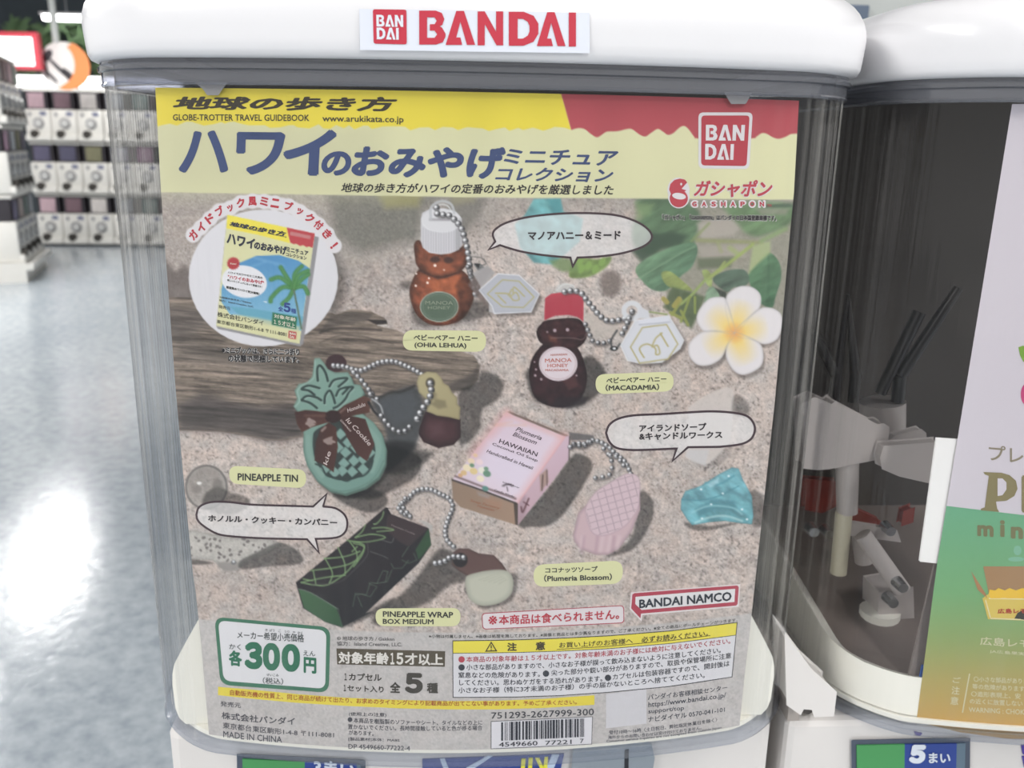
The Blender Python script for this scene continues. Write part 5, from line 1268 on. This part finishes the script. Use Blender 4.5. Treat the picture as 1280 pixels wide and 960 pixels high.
# ---- lettering on the printed goods
def rotT(k, body, x0, y0, x1, y1, h, bold=.01, skew=0.):
    """text box along the line (x0,y0)-(x1,y1) (its lower edge), h tall"""
    v, f = glyphs(body, bold); lo = v.min(0); hi = v.max(0); u = (v[:, 0] - lo[0]) / (hi[0] - lo[0]); w = (v[:, 1] - lo[1]) / (hi[1] - lo[1])
    d = np.array([x1 - x0, y1 - y0]); L = np.hypot(*d); d = d / L; n = np.array([d[1], -d[0]])
    k.raw(np.array([x0, y0]) + np.outer(u * L + skew * w, d) + np.outer(w * h, n), f, v[:, 2])
def ZP(Zf, a, b): return Zf(a)[0] + Zf(b)[0]
k = Ink()
rotT(k, 'HAWAIIAN', *ZP(S_, (400, 305), (628, 388)), 5.6, .02); rotT(k, 'Coconut Oil Soap', *ZP(S_, (358, 322), (630, 424)), 4.4, .012)
rotT(k, 'Plumeria', *ZP(S_, (500, 232), (652, 290)), 5.6, 0, 2); rotT(k, 'Blossom', *ZP(S_, (482, 262), (620, 316)), 5.6, 0, 2); rotT(k, 'Handcrafted in Hawaii', *ZP(S_, (325, 362), (600, 466)), 4.4, -.004, 1)
rotT(k, 'Island Soap', *ZP(S_, (420, 545), (520, 580)), 2.4, 0, 1); rotT(k, 'Candle Works', *ZP(S_, (370, 592), (490, 634)), 2.6, 0, 1)
k.drop('goods_lettering', (84, 70, 78), poster, 1, label='dark lettering printed on the pink soap box')
k = Ink(); rotT(k, 'Soap Factory', *ZP(S_, (225, 660), (400, 708)), 4, 0, 1); rotT(k, 'Hawaiian', *ZP(S_, (270, 690), (370, 716)), 3.4, 0, 1); k.drop('goods_lettering', (150, 98, 76), poster, 1, label='brown lettering on the soap box end')
k = Ink()
rotT(k, 'MANOA', *ZP(H2, (220, 604), (398, 600)), 5, .012); rotT(k, 'HONEY', *ZP(H2, (236, 636), (374, 634)), 4.4, .008); rotT(k, 'MACADAMIA', *ZP(H2, (222, 662), (378, 662)), 3, .0); rotT(k, 'HAWAIIAN', *ZP(H2, (258, 560), (368, 556)), 2.6, .0)
k.drop('goods_lettering', (190, 110, 96), poster, 1, label='reddish lettering on the white honey label')
k = Ink(); rotT(k, 'MANOA', *ZP(H1, (275, 750), (460, 752)), 4.6, .0); rotT(k, 'HONEY', *ZP(H1, (292, 782), (442, 782)), 4, .0); k.drop('goods_lettering', (136, 146, 126), poster, 1, label='pale lettering on the green honey label')
k = Ink(); rotT(k, 'Honolulu', *ZP(P_, (455, 412), (560, 372)), 5, .0, 1); rotT(k, 'lu Cookie', *ZP(P_, (440, 458), (580, 612)), 6, .0, 1); rotT(k, 'COMPANY', *ZP(P_, (408, 458), (470, 530)), 2.2, .0); rotT(k, 'kie', *ZP(P_, (330, 728), (355, 650)), 5.4, .0, 1)
k.drop('goods_lettering', (198, 184, 180), poster, 1, label='pale script lettering on the brown ribbon')
k = Ink(); rotT(k, 'Honolulu Cookie', *ZP(W_, (235, 275), (375, 330)), 2.6, .0); k.drop('goods_lettering', (120, 108, 108), poster, 1, label='faint lettering on the dark wrap box')

# ---- notice, company bubble
n = Ink().poly(rrect([(602, 766.5), (780, 756.5), (780.5, 779), (603, 787)], 5)).drop('notice_panel', (176, 74, 88), poster, 1, label='white notice with red outline')
Ink().poly(rrect([(603, 767.5), (779, 757.5), (779.4, 778), (604, 786)], 4.4)).drop('panel_face', (218, 210, 212), n, 2)
Ink().T('※', (610.5, 770, 781), (621.5, 769.5, 780.5), .013).T('本商品は食べられません。', (623.5, 769, 781), (774, 761, 774), .028, .6).drop('lettering', (182, 56, 70), n, 3)
bq = [(791, 742), (923.5, 732), (921.5, 757), (801, 767), (801, 774), (789, 760)]
n = Ink().poly([(788.5, 740.5), (925.5, 730), (923.5, 758.5), (803, 769), (802, 777), (787, 761.5)]).drop('company_bubble', (222, 214, 214), poster, 1, label='white bubble with company name and red outline')
Ink().poly([(790.5, 743), (793, 741.5), (921.5, 731.8), (923.5, 734), (922, 755), (920, 757), (801.2, 767), (800.6, 773), (789, 760.5)]).drop('red_outline', (172, 66, 82), n, 2)
Ink().poly([(794.5, 746), (919, 736), (918, 752.5), (802, 762.5), (794, 755)]).drop('panel_face', (222, 220, 221), n, 3)
Ink().T('BANDAI NAMCO', (799, 749.5, 760.5), (914.5, 739.5, 751), .032).drop('lettering', (44, 48, 58), n, 4)

# ---- price badge
badge = Ink().poly(rrect([(268, 771), (413, 784), (411, 866), (275.5, 856)], 13, 8)).drop('price_badge', GRN, poster, 1, label='white price badge with green border')
Ink().poly(rrect([(272.5, 775.5), (408, 788), (406.5, 861), (279.5, 851)], 10, 8)).drop('badge_face', (219, 218, 221), badge, 2)
k = Ink().T('３', (305.5, 802, 836), (328, 803, 837), .075).T('０', (328.5, 803, 837.5), (350, 804.5, 839), .075).T('０', (352, 804.5, 839), (375, 805.5, 840.5), .075).T('各', (286, 812.5, 832), (302.5, 813.5, 833.5), .05).T('円', (379.5, 821, 841), (395.5, 822.5, 842.5), .05)
k.drop('lettering', (50, 110, 84), badge, 3, label='big green price figures')
k = Ink().T('メーカー希望小売価格', (296.5, 789, 798), (380, 792.5, 803), .018).T('かく', (286.5, 804.5, 811.5), (301, 805.5, 812.5), .012).T('えん', (379, 813, 819.5), (394, 813.8, 820.5), .012).T('（税込）', (328.5, 846.5, 854.5), (354, 848, 856), .015).T('ぜいこみ', (333, 841.8, 845), (348.5, 842.4, 846), .0)
for ch, xx, yy in (('き', 333, 787.5), ('ぼう', 340, 788), ('こ', 349.5, 788.6), ('うり', 358.5, 789.6), ('か', 367.5, 790.4), ('かく', 375, 791)): k.C(ch, xx, yy, 3.2 * len(ch), 3.2, .06, .0)
k.drop('lettering', (54, 62, 62), badge, 3)

# ---- left information block
DG = (66, 62, 56)
Ink().T('© 地球の歩き方 / Gakken', (421, 795, 800.5), (493, 796, 801.5), .008).T('協力：Island Creative, LLC.', (421, 801.5, 807.5), (502.5, 802.5, 808.8), .008).drop('credit_lettering', (72, 70, 70), poster, 1)
o = Ink().poly([(420.5, 810.5), (556.5, 814), (556, 833.5), (421.5, 830.5)]).drop('age_bar', (84, 76, 62), poster, 1, label='dark bar with pale lettering')
Ink().T('対象年齢', (423, 814.5, 829.5), (486, 815.8, 830.6), .035).T('１', (488, 816, 830.5), (493, 816, 830.5), .035).T('５', (495.5, 816, 830.7), (504, 816, 830.8), .045).T('才以上', (506, 816.3, 831), (554, 817, 832), .035).drop('lettering', (220, 216, 210), o, 2)
Ink().T('１', (430.5, 841.5, 850.5), (433.5, 841.5, 850.5), .03).T('カプセル', (436, 841.5, 850.5), (477, 842, 851.5), .03).T('１', (429.5, 856, 864), (432.5, 856, 864), .03).T('セット入り', (434, 856, 864), (479.5, 858, 866), .03).T('全', (487.5, 852.5, 866), (500.5, 852.5, 866.5), .045).T('種', (533.5, 853.5, 866.5), (547.5, 853.5, 867), .045).T('５', (506, 841, 866.5), (528.5, 841.5, 867), .07).drop('content_lettering', DG, poster, 1)
# yellow strip following the curve of the sheet
tp_ = [(272.5, 858.5), (310, 861.5), (370, 867.5), (430, 872), (500, 875), (560, 876.3), (620, 876), (680, 873.5), (743, 869)]
bt_ = [(743, 881), (680, 885), (620, 886.8), (560, 886.8), (500, 885.5), (430, 882.3), (370, 878.5), (310, 873), (272.5, 869)]
o = Ink().poly(tp_ + bt_).drop('notice_strip', (224, 206, 74), poster, 1, label='yellow notice strip')
Ink().T('自動販売機の性質上、同じ商品が続けて出たり、お求めのタイミングにより記載商品が出てこない事があります。予めご了承ください。', (287.5, 862, 869), (721, 874.5, 880.5), .012, 6.6).drop('lettering', (160, 70, 44), o, 2)
k = Ink().T('発売元', (275.5, 876.5, 883), (301, 878.5, 885), .005).T('株式会社バンダイ', (277, 889.5, 898.5), (368.5, 897, 906.5), .022, 1).T('東京都台東区駒形1-4-8 〒111-8081', (278.5, 902.5, 910.5), (417.5, 915, 922.5), .0, 1.5).T('MADE IN CHINA', (279, 913.5, 921.5), (352.5, 920.5, 928.5), .01, .5)
k.T('(使用上の注意)', (436, 890, 895.5), (483, 891, 896.8), .004).T('本商品を樹脂製のソファーやシート、タイルなどの上に', (442, 897, 903.5), (603, 900, 906.2), .004, 1.5).T('置かないでください。長時間接触していると色が移る場合', (435, 905, 911.5), (603, 906.5, 912.8), .004, 1.5).T('があります。', (436, 912.5, 918.5), (467, 914, 920), .004)
k.T('[製品素材]本体：MABS', (435.5, 921.5, 926.5), (499.5, 923.5, 928), .0).T('DP 4549660-77222-4', (435.5, 930, 936), (512.5, 932.5, 938.5), .006).poly(ell(437.5, 899.5, 3, 3, 0, 14))
k.drop('company_lettering', (70, 70, 78), poster, 1)

# ---- caution panel
Ink().T('※小物は付属しません。※画像は処理を施しております。※画像と商品とは多少異なりますので、ご了承ください。※全ての商品にボールチェーンがつきます。', (536, 793, 797.5), (922, 772.5, 777), .004, 6.5).drop('small_print', (60, 60, 58), poster, 1)
def cpan(x):  # top edge / divider / bottom edge of the panel at x
    return (np.interp(x, [565, 600, 640, 700, 760, 840, 922], [800.6, 800.2, 799.6, 797.4, 794.4, 788, 777.5]), np.interp(x, [565, 640, 700, 760, 840, 922], [816.3, 815.4, 813.6, 810.6, 803.8, 793.3]), np.interp(x, [565, 640, 700, 760, 840, 916.5], [872.3, 872, 870, 866, 858.3, 846.5]))
xs = np.linspace(565.5, 922, 14); xb = np.linspace(565.8, 915.5, 14)
pan = Ink().poly([(x, cpan(x)[0]) for x in xs] + [(x, cpan(x)[2]) for x in xb[::-1]]).drop('caution_panel', (62, 62, 62), poster, 1, label='white caution panel with yellow heading')
xs = np.linspace(566.5, 920.8, 14); xm = np.linspace(566.5, 919.5, 14); xb = np.linspace(566.8, 914.5, 14)
Ink().poly([(x, cpan(x)[0] + 1) for x in xs] + [(x, cpan(x)[1]) for x in xm[::-1]]).drop('heading_band', (226, 212, 78), pan, 2)
Ink().poly([(x, cpan(x)[1] + .8) for x in xm] + [(x, cpan(x)[2] - 1) for x in xb[::-1]]).drop('panel_face', (214, 213, 217), pan, 2)
k = Ink().stroke([(607.5, 814), (614, 803), (620.5, 813.5)], 1.4, True).stroke([(614, 806.5), (614, 810.5)], 1.5).stroke([(614, 811.6), (614, 812.8)], 1.5)
k.T('注', (634, 803.5, 813.8), (646, 803.3, 813.6), .04).T('意', (669.5, 802.5, 813), (681.5, 802, 812.5), .04).T('お買い上げのお客様へ', (699, 803, 810), (791, 797, 804.5), .008, .6).T('必ずお読みください。', (802, 796, 803.5), (885, 788, 795), .02, .3)
k.stroke([(696, 811.8), (760, 808), (840, 800.5), (888, 794.5)], .7)
k.drop('lettering', (70, 62, 40), pan, 3)
def row(body, xa, ya, xb_, yb_, hh, sag, kk): kk.T(body, (xa, ya - hh / 2, ya + hh / 2), (xb_, yb_ - hh / 2, yb_ + hh / 2), .008, sag)
k = Ink(); k.poly(ell(577, 824.3, 4, 4, 0, 16)); row('本商品の対象年齢は１５才以上です。対象年齢未満のお子様には絶対に与えないでください。', 583, 824.2, 913, 801, 7.4, 5.0, k)
k.drop('lettering', (176, 68, 80), pan, 3, label='red caution line')
k = Ink(); k.poly(ell(577, 834.3, 4, 4, 0, 16)); row('小さな部品がありますので、小さなお子様が誤って飲み込まないように注意してください。', 583, 834, 901, 812.5, 7.4, 5.0, k)
row('窒息などの危険があります。', 573, 843.8, 675, 842.4, 7.4, .6, k); k.poly(ell(682.5, 842, 4, 4, 0, 16)); row('尖った部分や鋭い部分がありますので、取扱や保管場所に注意', 689, 841, 914, 819.2, 7.4, 2.6, k)
row('してください。思わぬケガをする恐れがあります。', 574, 853, 753, 848, 7.4, 1.6, k); k.poly(ell(760, 847.3, 4, 4, 0, 16)); row('カプセルは包装容器ですので、開封後は', 766, 846.3, 912, 829, 7.4, 1.0, k)
row('小さなお子様（特に3才未満のお子様）の手の届かないところへ捨ててください。', 573, 862.8, 881, 843.8, 7.4, 4.6, k)
k.drop('lettering', (52, 54, 62), pan, 3)

# ---- barcode
Ink().T('751293-2627999-300', (614, 890.5, 898.5), (742.5, 885.5, 894), .008, .4).drop('code_lettering', (60, 60, 66), poster, 1)
bc = Ink().poly([(613.5, 901.5), (741, 895.5), (740, 930.5), (613.5, 936.5)]).drop('barcode_panel', (84, 84, 88), poster, 1, label='white barcode panel')
Ink().poly([(614.3, 902.3), (740.2, 896.3), (739.2, 929.8), (614.3, 935.7)]).drop('panel_face', (217, 215, 220), bc, 2)
rb = random.Random(454966); k = Ink(); x = 626.5
guards = {626.5}
while x < 731:
    w = rb.choice([.9, .9, 1.6, 2.3, 3.2]); x1_ = min(x + w, 732)
    yt0 = 902.8 - (x - 626.5) * .047; yb0 = 926 - (x - 626.5) * .047
    k.poly([(x, yt0), (x1_, yt0), (x1_, yb0), (x, yb0)]); x += w + rb.choice([.9, .9, 1.5, 2.2])
k.T('4549660', (623.5, 928, 933.8), (672, 926, 931.8), -.004).T('77221', (681.5, 926, 931.5), (714.5, 924.4, 930), -.004).T('7', (725, 923.5, 929), (729.5, 923.3, 928.8), -.004)
k.drop('bars', (42, 44, 54), bc, 3)
# pale square where the square code stands (left blank)
Ink().poly([(757.5, 867.5), (808, 861), (808, 904.5), (757.5, 910.5)]).drop('blank_square', (204, 202, 206), poster, 1)
k = Ink().T('バンダイお客様相談センター', (810, 868, 875.5), (909, 856, 862.5), .006, .8).T('https://www.bandai.co.jp/', (810.5, 877.5, 886), (907.5, 865.5, 873.5), .004, .6).T('support/top', (810.5, 886.5, 893.5), (855, 882, 889), .004).T('ナビダイヤル 0570-041-101', (810, 895.5, 903), (906, 883, 890), .004, .6)
k.T('受付10時～16時〈土日祝日、弊社指定休業日を除く〉', (761.5, 913, 918.5), (896.5, 897, 902), .0, 2).T('海外からのお問い合わせは受け付けておりません。', (760, 919.5, 924), (877, 907.5, 912), .004, 1.5).T('Customer service inquiries are not accepted from outside Japan.', (758, 925, 928.8), (903, 907.5, 911.5), .0, 2)
k.drop('contact_lettering', (70, 72, 82), poster, 1)

# ---- sticker on the near lid
def lid_surf(a, b, o): return on_cyl(a, b, .0106 + o)
st = Ink().poly([(449, 11), (737, 15.5), (737, 66.5), (450, 62.5)]).drop('brand_sticker', (226, 230, 240), m1, 1, lid_surf, label='pale sticker with red brand lettering')
BRED = (198, 62, 78)
seal([(466, 11.5), (508, 12), (508.5, 55.5), (467, 54.5)], st, lid_surf, False, 2, BRED, (226, 230, 240))
k = Ink()
def big(c, x0, x1, y0, y1):
    M = lambda u, v: (x0 + (x1 - x0) * u, y0 + (y1 - y0) * v)
    sh_ = {'B': BOWL_B,
           'A': [(.0, 1), (.36, 0), (.62, 0), (1, 1), (.72, 1), (.5, .32), (.36, .78), (.5, .78), (.56, 1)],
           'N': [(0, 0), (.28, 0), (.72, .6), (.72, 0), (1, 0), (1, 1), (.74, 1), (.28, .38), (.28, 1), (0, 1)],
           'D': BOWL_D,
           'I': [(0, 0), (1, 0), (1, 1), (0, 1)]}[c]
    for q_ in (sh_ if isinstance(sh_[0], list) else [sh_]): k.poly([M(u, v) for u, v in q_])
for c, a_, b_ in (('B', 524, 557), ('A', 557, 594), ('N', 597, 629), ('D', 636, 673), ('A', 671, 707), ('I', 711, 720)):
    y0 = 13.2 + (a_ - 524) * .013; big(c, a_, b_, y0, y0 + 42.5)
k.drop('lettering', BRED, st, 3, lid_surf)

# ---- lettering in the label windows
def flat(Y):
    def f(a, b, o): return on_y(a, b, Y - o)
    return f
Ink().T('3まい', (392, 949, 968), (444, 955, 972), .04).drop('lettering', (214, 222, 236), win1, 3, flat(YB - .0024))
Ink().T('５', (1137, 931, 954), (1157, 931, 955), .09, 0, 3).T('まい', (1161, 941, 954), (1188, 941, 954), .03).drop('lettering', (220, 226, 236), win2, 3, flat(YB - .0024))

# ================================================================== the right-hand poster
poster2 = empty('poster', 'poster cut off at the right edge, white above green fading to orange, with yellow box', 'poster', (.32, .012, ZO - .16))
DX, DY = .342, .0065
def s2(a, b, o): return on_cyl(a, b, o, DX, DY)
def ng(x): return x
# sheet grid with printed gradient
def sheet2():
    y = np.linspace(128, 925, 60); xl = np.interp(y, [128, 350, 700, 905, 925], [1265.5, 1229.5, 1172, 1145, 1142]); 
    t = np.linspace(0, 1, 30)[None, :]
    X = xl[:, None] + t * 190; lowy = np.interp(X, [1142, 1200, 1260, 1400], [901, 916, 924, 926]); hiy = np.interp(X, [1240, 1265, 1480], [131, 130, 129])
    tt = ((y - 128) / (925 - 128))[:, None]; Y = hiy * (1 - tt) + lowy * tt
    X = np.interp(Y, [128, 350, 700, 905, 925], [1265.5, 1229.5, 1172, 1145, 1142]) + t * 190
    P = s2(X, Y, 0); return X, Y, P
X2, Y2, P2 = sheet2()
sp2 = np.interp(X2, [1180, 1280, 1400], [632, 644, 652])   # white / green boundary
pm = bpy.data.materials.new('poster_print_right'); pm.use_nodes = True; _n = pm.node_tree.nodes; _l = pm.node_tree.links
at = _n.new('ShaderNodeAttribute'); at.attribute_name = 'print'; _l.new(at.outputs['Color'], _n['Principled BSDF'].inputs['Base Color']); _n['Principled BSDF'].inputs['Roughness'].default_value = .4
NV, NU = X2.shape
idx = np.arange(NU * NV).reshape(NV, NU); F = [tuple(q) for q in np.stack([idx[:-1, :-1], idx[1:, :-1], idx[1:, 1:], idx[:-1, 1:]], -1).reshape(-1, 4)]
o2 = pmesh('sheet', P2.reshape(-1, 3), F, pm, poster2)
ca = o2.data.color_attributes.new('print', 'FLOAT_COLOR', 'POINT')
cc = np.zeros((NV, NU, 3)) + np.array([208, 201, 209.]); ca.data.foreach_set('color', np.concatenate([lin(cc).reshape(-1, 3) * .92, np.ones((NU * NV, 1))], 1).ravel().astype(np.float32))
# coloured lower field
gy_ = np.linspace(0, 1, 40)[:, None]; gx_ = np.linspace(0, 1, 24)[None, :]
bt2 = np.interp(np.linspace(1140, 1400, 50), [1142, 1200, 1260, 1400], [901, 916, 924, 926])
YY = np.zeros((40, 24)); XX = np.zeros((40, 24))
for _ in range(5):
    XX = np.interp(YY, [128, 350, 700, 905, 925], [1265.5, 1229.5, 1172, 1145, 1142]) + gx_ * 190
    YY = np.interp(XX, [1180, 1280, 1400], [632, 644, 652]) * (1 - gy_) + np.interp(XX, [1142, 1200, 1260, 1400], [900.5, 915.5, 923.5, 925.5]) * gy_
idx = np.arange(960).reshape(40, 24); F = [tuple(q) for q in np.stack([idx[:-1, :-1], idx[1:, :-1], idx[1:, 1:], idx[:-1, 1:]], -1).reshape(-1, 4)]
o3 = pmesh('colour_field', s2(XX, YY, .00009).reshape(-1, 3), F, pm, poster2, label='green field fading to orange')
ca = o3.data.color_attributes.new('print', 'FLOAT_COLOR', 'POINT')
g1 = np.stack([np.interp(YY, [640, 740, 800, 850, 915], v) for v in ([104, 114, 140, 172, 200], [166, 166, 160, 158, 156], [128, 112, 98, 92, 84])], -1)
ca.data.foreach_set('color', np.concatenate([lin(g1).reshape(-1, 3) * .92, np.ones((960, 1))], 1).ravel().astype(np.float32))
GOLD = (134, 124, 88)
def D2(k, name, col, ly=2, par=None, label=None): return k.drop(name, col, par or poster2, ly, s2, label)
D2(Ink().T('プレミアム', (1236, 556, 575), (1352, 566, 588), .012), 'lettering', (142, 132, 112))
k = Ink()
k.poly([(1229, 590), (1252, 591), (1262, 594), (1270, 601), (1272, 611), (1268, 620), (1258, 626), (1245, 627), (1246.5, 636), (1248, 638), (1249, 640), (1226, 638), (1226, 636), (1231, 634), (1236, 595), (1231, 593)])
k.T('REMIUM', (1277, 594, 641), (1420, 606, 655), .05)
D2(k, 'title_lettering', GOLD)
D2(Ink().poly([(1247, 598), (1253, 598), (1258, 603), (1258, 612), (1253, 619), (1247, 620)]), 'title_counter', (208, 201, 209), 3)
D2(Ink().T('m', (1221.5, 656, 670), (1242, 657, 671.5), .05).T('i', (1250, 650, 671), (1256, 650.5, 671.5), .04).T('n', (1263.5, 658, 673), (1279, 659, 674), .05), 'title_lettering', (120, 118, 84))
# round flower mark and green leaf at the right edge
D2(Ink().poly(ell(1284, 493, 8, 14)), 'pink_spot', (196, 70, 120))
D2(Ink().poly([(1273, 434), (1279, 432), (1290, 440), (1290, 455), (1279, 452), (1275, 444)]), 'leaf_spot', (120, 160, 60))
# open carton with yellow contents
ct = D2(Ink().poly([(1229, 708), (1290, 708), (1290, 742), (1236, 742)]), 'carton', (162, 128, 92), 2, None, 'open carton picture')
D2(Ink().poly([(1214, 714), (1232, 742), (1234, 748), (1222, 737)]), 'flap', (172, 126, 90), 3, ct)
D2(Ink().poly([(1228, 748), (1236, 742), (1290, 742), (1290, 776), (1235, 774)]), 'carton_front', (214, 190, 96), 3, ct)
D2(Ink().poly([(1236, 742), (1237, 737), (1244, 738), (1248, 735), (1256, 738), (1262, 735), (1270, 738), (1278, 735), (1290, 738), (1290, 748), (1238, 748)]), 'contents', (232, 190, 64), 4, ct)
D2(Ink().stroke([(1236, 748), (1290, 749)], 1.4).stroke([(1232, 750), (1238, 772)], 1.4).stroke([(1238, 773), (1290, 775)], 1.4), 'edge_print', (226, 216, 170), 4, ct)
D2(Ink().T('広島レモン', (1247, 761, 767), (1292, 760, 767), .04), 'lettering', (170, 66, 46), 4, ct)
D2(Ink().poly([(1268, 773), (1272, 766), (1280, 762), (1290, 762), (1290, 776)]), 'dark_spot', (60, 62, 54), 4, ct)
D2(Ink().poly(ell(1270, 699, 10, 3)).poly(ell(1272, 688, 5, 6)), 'glass_print', (128, 180, 152), 2)
k = Ink().T('広島レモン', (1225, 796, 806), (1304, 800, 812), .0).T('JA広島果実連', (1237, 812, 816.5), (1290, 816, 821), .0)
for i, ch in enumerate('ご注意'): k.C(ch, 1196 - i * 1.5, 850 + i * 13, 10, 10 if i else 7, .08, .012)
k.stroke([(1212, 842), (1203, 891)], 1.5)
for i, t_ in enumerate(('〇小さな部品があります', '等の危険があります。', '〇造形表現上、安', 'の近くに放置しない')): k.T(t_, (1217 - i * 1.6, 845.5 + i * 9.2, 852 + i * 9.2), (1217 - i * 1.6 + (75, 68, 62, 66)[i], 848.5 + i * 9.2, 855.5 + i * 9.2), .0)
k.T('WARNING : CHOKING HAZARD', (1211, 884, 890), (1330, 889, 896), .0)
D2(k, 'lettering', (206, 202, 168))
